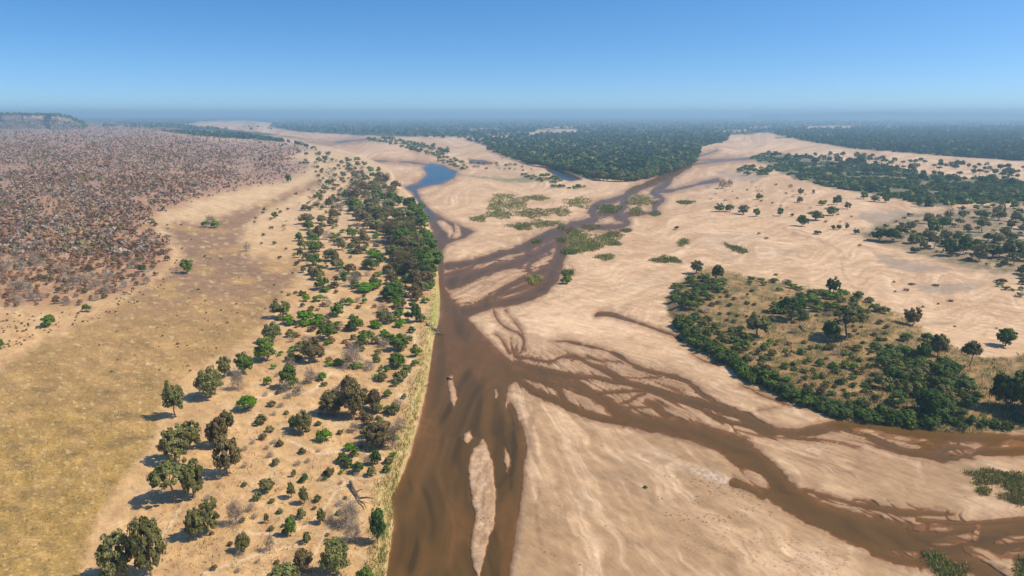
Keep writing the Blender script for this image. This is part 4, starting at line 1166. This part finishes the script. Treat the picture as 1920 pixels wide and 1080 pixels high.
# ------------------------------------------------------------------ island of scrub on the right
ISL = [('acacia', 1306, 512, 30, 30, 'small dark tree at the sandy tip of the scrub island casting shadow on sand'),
       ('bush_olive', 1345, 526, 27, 38, 'upright oval tree standing on the bare dune of the scrub island'),
       ('acacia_dark', 1561, 550, 32, 36, 'dark tree breaking the skyline of the scrub island far edge'),
       ('acacia', 1420, 630, 54, 50, 'leaning broad olive tree with deep shade at its foot on the scrub island'),
       ('umbrella_dark', 1484, 600, 56, 48, 'dark umbrella crowned tree amid the island thicket'),
       ('umbrella', 1588, 633, 74, 68, 'largest spreading brown olive tree in the heart of the scrub island'),
       ('acacia_dark', 1557, 640, 40, 48, 'dark tree under the edge of the largest spreading island tree'),
       ('acacia_brown', 1710, 610, 40, 40, 'reddish brown tree at the sand edge of the scrub island'),
       ('acacia', 1758, 668, 40, 50, 'round tree on a thin trunk beside a darker partner on the island'),
       ('acacia_green', 1731, 675, 32, 40, 'darker partner of the round thin trunked island tree'),
       ('umbrella', 1817, 688, 38, 54, 'slender pale tree with see through crown and long bare stem'),
       ('acacia_green', 1885, 649, 42, 42, 'lone round tree on open sand beyond the island with its shadow'),
       ('bush_dark', 1888, 768, 74, 90, 'big dark leafy tree at the grassy bank of the island'),
       ('bush_dark', 1950, 778, 100, 118, 'tallest dark tree mass overhanging the island grass bank'),
       ('bush_dark', 1735, 776, 56, 60, 'dark dense tree sunk in the island shrub thicket')]
for lk, u, v, w, h, lab in ISL:
    plant('island_tree', lk, u, v, w, h, lab, 'tree', 'trees on the scrub island', level=2)
ADJ = {'bush_reed': 'feathery grey green', 'bush_green': 'mid green', 'bush_dark': 'dark green', 'bush_olive': 'dull olive', 'bush_brown': 'brown', 'twig': 'bare grey', 'twig_brown': 'bare brown',
       'acacia': 'olive', 'acacia_green': 'green', 'acacia_dark': 'dark', 'umbrella_dark': 'flat topped dark', 'umbrella': 'flat topped olive', 'dome_green': 'rounded green', 'dome_bright': 'bright green', 'bush_rust': 'rusty brown'}
DROP = ('low green ', 'dark green ', 'green feathery ', 'tall green ', 'dark small ', 'small olive ', 'small dark ', 'green leafy ', 'olive ', 'green ', 'dark ', 'brown ')
def look_label(lab, look):
    for d in DROP:
        if lab.startswith(d): lab = lab[len(d):]; break
    return ADJ[look] + ' ' + lab
def scatter_set(poly, n, gap, size, looks, name, lab, cat, grp, asp=.8, box=None, level=None):
    pts = spaced(inside(poly, n * 3, box), gap)[:n]
    for u, v in pts:
        s = random.uniform(*size)
        lk = random.choice(looks)
        plant(name, lk, u, v, s, s * asp * random.uniform(.85, 1.15), look_label(lab, lk), cat, grp, level=level)
scatter_set([(1258, 545), (1290, 522), (1352, 530), (1356, 560), (1300, 580), (1255, 580)], 22, 12, (18, 34), ['bush_reed', 'bush_green', 'bush_reed'], 'island_shrub', 'green feathery shrub at the sandy tip of the scrub island', 'shrub', 'shrubs at the island tip', .62)
scatter_set([(1395, 522), (1500, 535), (1505, 548), (1440, 545), (1400, 532)], 12, 12, (14, 24), ['bush_reed', 'bush_green'], 'island_shrub', 'low green shrub on the far rim of the scrub island', 'shrub', 'shrubs on the island far rim', .55)
scatter_set([(1448, 568), (1500, 552), (1560, 550), (1620, 560), (1660, 580), (1650, 592), (1560, 592), (1500, 600), (1450, 585)], 34, 11, (18, 36), ['bush_reed', 'bush_olive', 'bush_reed', 'bush_green'], 'island_shrub', 'dark green shrub in the thicket behind the spreading island trees', 'shrub', 'shrubs of the island back thicket', .6)
scatter_set([(1275, 600), (1330, 600), (1400, 625), (1395, 660), (1330, 650), (1285, 630)], 24, 12, (18, 32), ['bush_reed', 'bush_olive', 'bush_green'], 'island_shrub', 'green shrub on the island slope facing the braided channels', 'shrub', 'shrubs on the island channel slope', .6)
scatter_set([(1650, 700), (1720, 680), (1790, 690), (1838, 710), (1828, 775), (1760, 785), (1660, 775), (1640, 740)], 52, 11, (18, 44), ['bush_reed', 'bush_green', 'bush_olive', 'bush_reed', 'bush_dark'], 'island_shrub', 'tall green bush in the lush thicket near the island grass bank', 'shrub', 'bushes of the lush island thicket', .75)
scatter_set([(1630, 655), (1700, 635), (1745, 640), (1740, 690), (1660, 695)], 14, 14, (22, 40), ['bush_reed', 'bush_dark'], 'island_shrub', 'dark bush on open island ground near the thin trunked trees', 'shrub', 'bushes near thin trunked trees', .65)
scatter_set([(1270, 560), (1400, 540), (1660, 600), (1730, 640), (1640, 690), (1650, 770), (1480, 745), (1300, 640)], 130, 10, (8, 18), ['bush_olive', 'bush_brown', 'bush_reed', 'bush_brown', 'twig'], 'island_bush', 'low bush in dry grass all over the scrub island', 'shrub', 'low bushes in the island grass', .55, level=1)
scatter_set([(1380, 650), (1500, 640), (1640, 660), (1650, 760), (1560, 770), (1480, 745), (1420, 710)], 70, 12, (12, 24), ['bush_reed', 'bush_olive', 'bush_brown', 'bush_green'], 'island_bush', 'small olive bush on the dry grassy middle of the scrub island', 'shrub', 'small bushes on the island middle', .6)
rim = smooth([(1272, 618, 0), (1295, 648, 0), (1332, 672, 0), (1372, 690, 0), (1404, 716, 0), (1452, 736, 0), (1492, 758, 0), (1546, 773, 0), (1582, 786, 0), (1642, 793, 0), (1700, 800, 0), (1780, 806, 0), (1850, 806, 0), (1930, 803, 0), (2040, 806, 0)], 9)
for q, (u, v, _) in enumerate(rim):
    for k in range(2):
        s = random.uniform(12, 30) if u < 1760 else random.uniform(12, 22)
        if u > 1770 and k: continue
        lk = random.choice(['bush_dark', 'bush_reed', 'bush_green', 'bush_reed'])
        plant('bank_reed_shrub', lk, u + random.uniform(-6, 6), v - random.uniform(-2, 16) - 6 * k, s, s * random.uniform(.6, .95), ADJ[lk] + ' bush lining the island bank above the channel', 'shrub', 'bushes lining the island bank', level=1)

# ------------------------------------------------------------------ grass as stuff
def blades(name, label, pts, hmin, hmax, mats, per=6, cat='grass', spread=.5, kind='stuff', group=None, hscale=None, local=False):
    """tufts of upright leaning blades"""
    r = np.random.default_rng(len(pts) + int(pts[0][0]))
    pts = np.asarray(pts, float)
    x, y, zz, m = ground_at(pts[:, 0], pts[:, 1])
    idx = np.repeat(np.arange(len(pts)), per)
    hh = r.uniform(hmin, hmax, len(pts))
    if hscale is not None: hh = hh * hscale
    hb = hh[idx] * r.uniform(.6, 1.15, len(idx))
    wb = hb * r.uniform(.10, .22, len(idx))
    ang = r.uniform(0, 2 * math.pi, len(idx)); le = r.normal(0, .38, (len(idx), 2)) * hb[:, None]
    bx = x[idx] + r.normal(0, spread, len(idx)) * hh[idx]; by = y[idx] + r.normal(0, spread, len(idx)) * hh[idx]
    bz = zz[idx] - .05
    ax = np.stack([np.cos(ang), np.sin(ang), 0 * ang], 1) * wb[:, None]
    b0 = np.stack([bx, by, bz], 1); tp = b0 + np.stack([le[:, 0], le[:, 1], hb], 1)
    mid = (b0 + tp) / 2 + np.stack([-le[:, 0] * .15, -le[:, 1] * .15, hb * .08], 1)
    v = np.stack([b0 - ax * .5, b0 + ax * .5, mid + ax * .6, mid - ax * .6, mid - ax * .6, mid + ax * .6, tp + ax * .15, tp - ax * .15], 1)
    org = np.array([x.mean(), y.mean(), zz.mean()]) if local else np.zeros(3)
    v = v.reshape(-1, 3) - org
    k = len(idx)
    q = (np.arange(k) * 8)[:, None, None] + np.array([[0, 1, 2, 3], [4, 5, 6, 7]])[None]
    pm = r.integers(0, len(mats), len(pts))
    me = fast_mesh(name, v, q.reshape(-1, 4), [LEAF[a] for a in mats], np.repeat(pm[idx], 2))
    attr_f(me, 'tint', np.repeat(r.random(k), 8))
    return tag(obj(name, me, None, tuple(org)), label, cat, group, kind)

ip = inside([p if abs(p[0]) < 3000 else (2080, p[1]) for p in ISLAND], 9000, None, lambda a, b: np.clip(vnoise(a / 20, b / 10, 203) * 1.5 - .2, 0.05, 1))
blades('island_grass', 'dry yellow and green grass tufts covering the scrub island', ip, .25, .65, ['straw', 'brown', 'reed', 'straw', 'brown', 'reeddark'], 6, 'grass', .9)
wp = np.concatenate([np.stack([np.interp(v_, [470, 560, 640, 700, 800, 905, 985, 1080][0:8], [812, 822, 810, 803, 780, 745, 733, 720]) - np.abs(rng.normal(0, 14, len(v_))) - 3, v_], 1) for v_ in (rng.uniform(470, 1085, 1700),)])
blades('bank_grass', 'strip of yellow green grass along the west river edge', wp, .3, .7, ['reed', 'straw', 'reed'], 4, 'grass', .7)
fp = inside([(440, 720), (520, 640), (640, 560), (780, 560), (800, 640), (770, 760), (720, 880), (690, 1085), (160, 1085), (300, 900)], 1500)
gp = inside(FLAT, 4200, (-60, 520, 560, 1090), lambda a, b: np.clip(vnoise(a / 34, b / 14, 501) * 2 - .5, .06, 1) * np.clip((1100 - b) / 500 + .2, .2, 1))
blades('flat_grass', 'short dry yellow grass tufts over the open grass flat', gp, .15, .4, ['straw', 'straw', 'brown', 'reed'], 4, 'grass', 1.2)
blades('dry_grass', 'thin dry grass tufts on the sandy woodland floor', fp, .2, .55, ['straw', 'straw', 'brown'], 4, 'grass', .9)

# ------------------------------------------------------------------ reed and sedge patches on the bars (each a thing)
def patch(u, v, ru, rv, mats, label, hm=(.7, 1.4), n=None, tilt=0, name='reed_patch'):
    r = rng
    n = n or int(90 + ru * rv * 2.2)
    a = r.uniform(0, 2 * math.pi, n); q = r.random(n) ** .62 * 1.15 * (1 + .22 * np.sin(3 * a + u) + .16 * np.sin(5 * a + v) + .1 * np.sin(9 * a))
    du, dv = q * np.cos(a) * ru, q * np.sin(a) * rv
    pts = np.stack([u + du * math.cos(tilt) - dv * math.sin(tilt), v + du * math.sin(tilt) + dv * math.cos(tilt)], 1)
    o = blades(name, label, pts, hm[0], hm[1], mats, 6, 'reeds', .55, None, 'reed patches on the sand bars', local=True)
    return o
RP = [(945, 368, 18, 4), (965, 382, 24, 12), (930, 385, 14, 12), (935, 403, 24, 7), (897, 411, 14, 5), (998, 401, 30, 8), (1048, 397, 22, 7), (1085, 380, 22, 9), (978, 425, 20, 6), (1020, 420, 24, 6), (1108, 427, 16, 4),
      (1082, 442, 18, 6), (1088, 460, 26, 14), (1112, 459, 13, 11), (1140, 449, 18, 9), (1150, 440, 14, 5), (1150, 457, 12, 4), (1174, 433, 9, 3), (1135, 483, 13, 5), (1250, 488, 22, 5), (1075, 434, 14, 4), (1380, 467, 20, 4), (1282, 455, 9, 5)]
for k, p in enumerate(RP):
    t = .35 if p[0] == 1380 else (-.4 if p[0] == 1282 else 0)
    lab = 'low green reed patch on the open sand bars amid the river channels' if k < 19 else {19: 'flat lone green reed patch on bare sand toward the scrub island', 20: 'thin reed patch fringing the channel fork', 21: 'slanting narrow reed strip on bare sand', 22: 'short slanting reed clump alone on bare sand'}[k]
    patch(*p, ['reed', 'reed', 'reeddark', 'straw'], lab, (.5, 1.2), tilt=t)
for p, lab in [((1200, 377, 22, 9), 'yellow green reed bed on a bar between far channels'), ((1140, 392, 20, 7), 'mixed reed bed on a bar in the middle of the far braids'), ((1193, 397, 10, 6), 'dark little reed clump on a bar below the yellow reed bed'),
               ((1228, 402, 7, 3), 'reed tuft at the end of the curling far channel'), ((1285, 380, 14, 3), 'scattered reed tuft row on sand right of the curling channel'), ((1005, 372, 20, 4), 'brownish dry reed patch on the far sand bar'),
               ((1065, 514, 6, 4), 'small reed clump by the channel bend'), ((1002, 525, 7, 8), 'yellow reed clump on an islet in the braids'), ((1006, 454, 5, 3), 'tiny reed clump at the head of a braid islet'), ((1052, 452, 5, 3), 'tiny reed clump standing in midstream'), ((1068, 474, 11, 3), 'dark low reeds along the channel below the big reed bed'), ((1053, 429, 4, 3), 'little reed tuft where the two braids meet')]:
    patch(*p, ['reed', 'reed', 'straw'] if 'yellow' in lab or 'brown' in lab else ['reed', 'reeddark'], lab, (.8, 1.5))
for p, lab in [((1862, 895, 40, 12), 'long green sedge bank on the right hand sand bar'), ((1910, 908, 24, 12), 'upper lush sedge clump behind the long sedge bank'), ((1908, 934, 22, 11), 'dark lush sedge clump above the lower channel'),
               ((1750, 1050, 15, 10), 'bright sedge tussock in the lower channel'), ((1780, 1072, 26, 14), 'large bright sedge tussock beside the lower channel'), ((1922, 1072, 14, 16), 'dark sedge tussock at the mouth of the side channel'), ((1845, 922, 8, 5), 'small sedge tuft between the sedge bank and the lush clump')]:
    patch(*p, ['reed', 'reeddark', 'straw'], lab, (.25, .7), n=int(120 + p[2] * p[3] * 1.1))
for u, v, w, h, lab in [(1062, 532, 26, 18, 'dark green willow bush at the bend of the main braid'), (1268, 431, 12, 10, 'single little bush on bare sand between reed patches'), (1210, 915, 10, 5, 'small yellow green shrub stranded on the wide damp sand')]:
    plant('sandbar_bush', 'bush_green', u, v, w, h, lab, 'shrub', level=1)

# ------------------------------------------------------------------ trees of the east bank
EAST_T = '''G 1348 397 22 21;G 1367 397 21 17;O 1394 402 26 23;G 1418 406 16 19;G 1463 405 15 20;O 1423 374 16 14;N 1355 354 20 18;N 1368 350 14 14;D 1504 424 27 27;O 1530 413 34 23;G 1560 404 27 21;O 1589 392 15 17;G 1569 384 20 24;O 1541 385 17 12;O 1499 380 15 14;O 1501 365 14 15
G 1619 373 19 17;G 1660 380 17 20;O 1640 378 22 15;G 1605 439 15 14;D 1648 451 40 30;D 1674 453 40 32;O 1690 438 26 22;O 1712 456 28 21;G 1747 440 33 36;O 1771 452 25 28;N 1777 417 19 32;O 1813 435 19 19;D 1840 409 32 20;O 1872 413 30 36;O 1884 445 28 23
D 1785 480 36 36;D 1806 476 32 46;O 1836 489 42 42;D 1862 484 34 36;O 1898 485 48 50;D 1915 514 26 18;O 1732 467 19 19;D 1715 474 22 14;G 1573 431 14 13;G 1588 430 9 13;O 1562 431 10 12;D 1533 439 18 9;O 1485 406 9 8;N 1482 352 10 7;O 1525 363 8 9;D 1806 462 20 22
O 1742 386 24 26;G 1724 388 16 22;O 1842 386 26 18;O 1870 378 22 20;D 1896 350 20 22;O 1890 332 26 22;G 1760 345 22 20;O 1925 430 30 30;D 1960 470 44 40;G 1940 400 30 26'''
EL = {'G': ('east_bank_tree', 'acacia_green', 'green tree scattered on the tree dotted east bank'), 'O': ('east_bank_tree', 'acacia', 'olive tree scattered on the tree dotted east bank'),
      'D': ('east_bank_tree', 'bush_dark', 'dark dense tree scattered on the tree dotted east bank'), 'N': ('east_bank_tree', 'twig_brown', 'brown bare tree scattered on the tree dotted east bank')}
for tok in EAST_T.replace('\n', ';').split(';'):
    kd, u, v, w, h = tok.split()
    nm, lk, lab = EL[kd]
    plant(nm, lk, float(u), float(v), float(w), float(h), lab, 'tree', 'trees scattered on the east bank', level=1)
scatter_set([(1470, 292), (1600, 292), (1760, 305), (1930, 318), (1930, 345), (1760, 340), (1600, 318), (1500, 305)], 85, 9, (9, 16), ['acacia', 'acacia_green', 'bush_dark', 'umbrella_dark'], 'far_bank_tree', 'small dark tree on the far pale sand behind the green thicket', 'tree', 'trees on the far pale sand', .9, level=1)
scatter_set([(1700, 405), (1930, 380), (1930, 505), (1860, 500), (1740, 470), (1640, 430)], 110, 8, (7, 16), ['bush_olive', 'bush_dark', 'bush_brown', 'bush_green'], 'east_bank_shrub', 'low shrub on the grey east bank ground', 'shrub', 'shrubs on the east bank ground', .6)
scatter_set([(1640, 440), (1760, 410), (1930, 385), (1990, 400), (1990, 520), (1900, 505), (1780, 480)], 34, 17, (16, 34), ['acacia', 'acacia_green', 'bush_dark', 'umbrella'], 'east_bank_tree', 'tree on the grey wooded ground of the east bank', 'tree', 'trees on the grey east bank ground', .9, level=1)
scatter_set([(1330, 340), (1480, 345), (1600, 380), (1600, 430), (1470, 400), (1330, 380)], 45, 9, (4, 9), ['bush_brown', 'bush_olive', 'twig'], 'sand_shrub', 'tiny shrub dotted on the pale sand before the east bank trees', 'shrub', 'tiny shrubs on pale sand', .55, level=0)
for u, v in [(1678, 548), (1676, 530), (1710, 534), (1699, 545), (1755, 536), (1782, 565), (1759, 571), (1730, 577), (1868, 617), (1790, 613), (1612, 462), (1628, 452), (1437, 448), (1423, 440), (1455, 516), (1575, 620)]:
    plant('sand_shrub', 'bush_brown', u, v, random.uniform(6, 15), random.uniform(4, 6), 'little dry brown shrub on the open sand beyond the scrub island', 'shrub', 'dry shrubs on open sand', level=0)
scatter_set([(1850, 525), (1925, 522), (2000, 530), (2000, 575), (1925, 565), (1880, 545)], 26, 9, (12, 24), ['bush_olive', 'bush_green', 'bush_brown'], 'sand_shrub', 'olive shrub in the low clump on the sand flat', 'shrub', 'shrub clump on the sand flat', .5)

# thickets and woods too dense to count
tp = inside(THICKET, 2600, None, lambda a, b: np.clip(vnoise(a / 40, b / 4, 303) * 2.4 - .6, .05, 1))
ts = np.interp(tp[:, 1], [286, 390], [7, 15]) * rng.uniform(.6, 1.3, len(tp))
stuff_mass('green_thicket', 'low dark green thicket spreading over the east bank', 'thicket', tp, ts, list(rng.choice(['dark', 'reeddark', 'green', 'reeddark', 'reed'], len(tp), p=[.15, .4, .25, .12, .08])), 16, .32)
scatter_set(THICKET, 60, 12, (13, 24), ['acacia_green', 'acacia', 'bush_dark'], 'thicket_tree', 'dark tree rising out of the low green thicket', 'tree', 'trees rising from the thicket', .85, level=1)
patch_pts = inside([(1380, 318), (1400, 312), (1440, 318), (1448, 330), (1410, 334), (1385, 328)], 26)
for u, v in patch_pts:
    plant('bar_tree', random.choice(['bush_dark', 'bush_green']), u, v, random.uniform(10, 17), random.uniform(8, 12), 'dark small tree in the oval grove alone on the far sand', 'tree', 'oval grove on the far sand', level=0)
edge_line = smooth([(920, 284, 0), (960, 298, 0), (1000, 310, 0), (1040, 316, 0), (1065, 322, 0), (1120, 337, 0), (1180, 340, 0), (1235, 330, 0), (1275, 316, 0), (1302, 302, 0), (1310, 282, 0)], 9)
for q, (u, v, _) in enumerate(edge_line):
    for k in range(2):
        s = np.interp(v, [280, 340], [12, 22]) * random.uniform(.8, 1.2)
        lk = random.choice(['bush_dark', 'bush_dark', 'bush_green', 'bush_olive'])
        plant('forest_edge_tree', lk, u + random.uniform(-4, 4), v - k * random.uniform(3, 6), s, s * .95, ADJ[lk] + ' tall tree on the river edge of the dense forest', 'tree', 'trees on the forest river edge', level=1)
cp = inside(FOREST_C, 3600, None, lambda a, b: np.where((a < 1010) & (b < 290), .45, 1.0))
cs = np.interp(cp[:, 1], [247, 270, 300, 338], [5, 8, 13, 19]) * rng.uniform(.75, 1.25, len(cp))
stuff_mass('forest', 'dense dark green forest across the river', 'forest', cp, cs, list(rng.choice(['forest', 'dark', 'green', 'olive', 'brown'], len(cp), p=[.66, .14, .06, .1, .04])), 20, 1.0)
rp_ = inside(FOREST_R, 4200)
rs = np.interp(rp_[:, 1], [238, 260, 300], [4.5, 7.5, 14]) * rng.uniform(.75, 1.25, len(rp_))
stuff_mass('east_forest', 'dense blue green forest on the far east side', 'forest', rp_, rs, list(rng.choice(['forest', 'dark', 'green'], len(rp_), p=[.8, .14, .06])), 18, 1.0)
pp = np.concatenate([inside([(300, 240), (640, 250), (900, 262), (1000, 252), (1400, 250), (1930, 243), (2400, 243), (2400, 222), (520, 222), (505, 238), (345, 233), (200, 228), (190, 238)], 5200),
                     inside([(1480, 295), (1930, 305), (1930, 330), (1700, 318)], 260), inside([(300, 246), (420, 250), (520, 262), (560, 272), (600, 284), (560, 270), (480, 262), (380, 256)], 500)])
sand_ok = np.ones(len(pp), bool)
for p in FAR_SAND:
    sand_ok &= ~(in_poly(p, pp[:, 0], pp[:, 1]) & (rng.random(len(pp)) < .95))
pp = pp[sand_ok]
ps = np.interp(pp[:, 1], [222, 235, 250, 320], [2.2, 3.6, 6, 10]) * rng.uniform(.6, 1.3, len(pp))
stuff_mass('far_woodland', 'hazy blue woodland stretching over the plain to the horizon', 'woodland', pp, ps, list(rng.choice(['forest', 'dark', 'olive'], len(pp), p=[.7, .2, .1])), 9, .9)
# tree strip on the bar between the two far pools, and other far groups
scatter_set([(690, 262), (740, 262), (780, 272), (830, 280), (850, 288), (820, 296), (770, 286), (740, 274), (695, 268)], 55, 5, (8, 14), ['bush_dark', 'bush_green', 'bush_olive'], 'bar_tree', 'dark tree in the narrow grove on the bar beyond the blue pool', 'tree', 'narrow grove beyond the blue pool', .9, level=0)
scatter_set([(812, 292), (850, 298), (880, 312), (870, 320), (840, 312), (818, 304)], 34, 5, (8, 14), ['bush_green', 'bush_dark', 'bush_olive'], 'bar_tree', 'green bush on the bank right behind the blue pool', 'shrub', 'bushes behind the blue pool', .6, level=0)
scatter_set([(975, 328), (1040, 332), (1058, 340), (1045, 346), (1000, 340)], 26, 5, (9, 15), ['bush_dark', 'bush_green'], 'bar_tree', 'dark bush of the thick hedge beside the grey pool', 'shrub', 'bushes beside the grey pool', .65, level=0)
scatter_set([(1032, 349), (1100, 350), (1098, 354), (1036, 355)], 12, 6, (9, 15), ['bush_dark', 'bush_green'], 'bar_tree', 'dark bush of the short row on sand below the grey pool', 'shrub', 'bush row below the grey pool', .6, level=0)
scatter_set([(880, 305), (960, 308), (1000, 318), (960, 324), (890, 318)], 26, 7, (5, 11), ['bush_brown', 'bush_olive', 'twig_brown'], 'bar_tree', 'brown bush on the sandy bar between the pools', 'shrub', 'bushes between the pools', .7, level=0)
# trees on top of the escarpment
def on_ridge(n, lo, hi):
    """random points on the escarpment mesh between two steps of its profile"""
    co = np.array([tuple(q.co) for q in pl.data.vertices]).reshape(len(px_u), 10, 3)
    i = rng.integers(int(len(px_u) * .2), len(px_u) - 1, n); f = rng.random(n)[:, None]
    k = rng.uniform(lo, hi, n); k0 = np.minimum(k.astype(int), 8); g_ = (k - k0)[:, None]
    return (co[i, k0] * (1 - f) + co[i + 1, k0] * f) * (1 - g_) + (co[i, k0 + 1] * (1 - f) + co[i + 1, k0 + 1] * f) * g_
def ridge_mass(name, label, cat, P_, hgt, kinds, leaves):
    r = np.random.default_rng(len(P_))
    idx = np.repeat(np.arange(len(P_)), leaves); d = unit(r.normal(size=(len(idx), 3)) + (0, 0, .3))
    c = P_[idx] + (0, 0, 1) * (hgt[idx] * .35)[:, None] + d * (hgt[idx] * .55)[:, None]
    v, q = leaf_quads(c, d, hgt[idx] * .7, r)
    mats = sorted(set(kinds)); mi = {k: i for i, k in enumerate(mats)}
    me = fast_mesh(name, v, q, [LEAF[k] for k in mats], np.array([mi[k] for k in kinds])[idx]); attr_f(me, 'tint', np.repeat(r.random(len(P_))[idx], 4))
    tag(obj(name, me), label, cat, kind='stuff')
P_ = np.concatenate([on_ridge(700, 6.0, 7.0), on_ridge(500, 5.5, 6.2)])
ridge_mass('plateau_woodland', 'dark line of woodland along the top of the escarpment', 'woodland', P_, rng.uniform(3, 7, len(P_)), ['dark'] * len(P_), 9)
P_ = on_ridge(1900, .5, 3.5)
ridge_mass('talus_scrub', 'grey brown scrub on the slope below the escarpment cliffs', 'scrub', P_, rng.uniform(2.5, 6, len(P_)), list(rng.choice(['grey', 'rust', 'brown', 'dark'], len(P_), p=[.4, .35, .2, .05])), 8)

# ------------------------------------------------------------------ dead wood
def deadwood(name, label, pts, r0, branches):
    """a fallen trunk with broken limbs; pts = (u, v, height above ground)"""
    P_ = []
    for u, v, hh in pts:
        x, y, zz, m = (float(q) for q in ground_at(u, v)); P_.append((x, y, max(zz, 0) + hh))
    P_ = np.array(P_); org = P_[0].copy()
    o = obj(name, None, None, tuple(org))
    n = len(P_)
    tv, tq = tube(P_ - org, [r0 * (1 - .6 * i / (n - 1)) for i in range(n)], 7)
    obj('trunk', fast_mesh('trunk', tv, tq, [M_DEAD], smooth=True), o)
    for (t, du, dv, dz, rr) in branches:
        k = t * (n - 1); i = min(int(k), n - 2); b = P_[i] + (P_[i + 1] - P_[i]) * (k - i)
        e = b + np.array([du, dv, dz])
        bv, bq = tube([b - org, (b + e) / 2 - org + np.array([.1, .1, .12]), e - org], [rr, rr * .7, rr * .3], 5)
        obj('branch', fast_mesh('branch', bv, bq, [M_DEAD], smooth=True), o)
    tag(o, label, 'dead tree')
    return o
deadwood('fallen_tree', 'dark fallen dead tree trunk lying on the trampled sand', [(657, 908, .5), (664, 922, .45), (671, 934, .4), (676, 944, .3)], .26, [(.5, 1.2, -.6, .9, .12), (.8, 2.4, -.9, .5, .2), (.9, -1.0, -1.2, .3, .14), (.2, -.6, .6, .9, .12), (1, 1.3, -1.9, .1, .14)])
deadwood('drifted_snag', 'grey tangled driftwood snag caught on the grassy river edge', [(800, 610, .5), (810, 618, .6), (818, 626, .6), (828, 632, .2)], .4, [(.1, 1.5, .8, 1.2, .15), (.3, -1.4, 1.2, 1.0, .15), (.5, 1.2, -2.2, .8, .18), (.6, 2.4, .6, .9, .14), (.8, -1.2, -2.4, .4, .16), (.9, 2.2, -1.4, .1, .15), (.4, .4, 1.8, 1.5, .13), (.7, -.6, -1.0, 1.5, .13)])
deadwood('stranded_log', 'dark stranded log at the head of a sliver bar in the river', [(840, 709, .15), (843, 711, .25), (848, 713, .1)], .28, [(.4, .6, .5, .6, .1), (.7, .5, -.6, .3, .1)])
deadwood('bleached_log', 'bleached broken log on bare ground of the scrub island', [(1500, 612, .4), (1505, 618, .4), (1511, 624, .25)], .3, [(.3, 1.2, .8, .7, .12), (.7, -.9, .5, .4, .1), (.9, 1.0, -.4, .6, .1)])
deadwood('bank_branch', 'pale dead branch lying at the foot of the west bank', [(798, 725, .15), (803, 722, .2), (808, 718, .1)], .16, [(.5, .6, .5, .3, .07)])

# ------------------------------------------------------------------ the hazy air
hz, N, L = new_mat('hazy_air')
out = N.new('ShaderNodeOutputMaterial'); pv = N.new('ShaderNodeVolumePrincipled')
pv.inputs['Color'].default_value = (.47, .76, 1.0, 1); pv.inputs['Density'].default_value = 2.6e-4; pv.inputs['Anisotropy'].default_value = 0.1
L.new(pv.outputs[0], out.inputs['Volume'])
bx0, bx1, by0, by1, bz0, bz1 = -50000.0, 50000.0, -5000.0, 60000.0, -3.0, 108.0
bv = np.array([(a, b, c) for a in (bx0, bx1) for b in (by0, by1) for c in (bz0, bz1)])
bq = np.array([(0, 1, 3, 2), (4, 6, 7, 5), (0, 4, 5, 1), (2, 3, 7, 6), (0, 2, 6, 4), (1, 5, 7, 3)])
hb = obj('haze', fast_mesh('haze', bv, bq, [hz]))
tag(hb, 'thin blue summer haze over the plain', 'haze', kind='stuff')
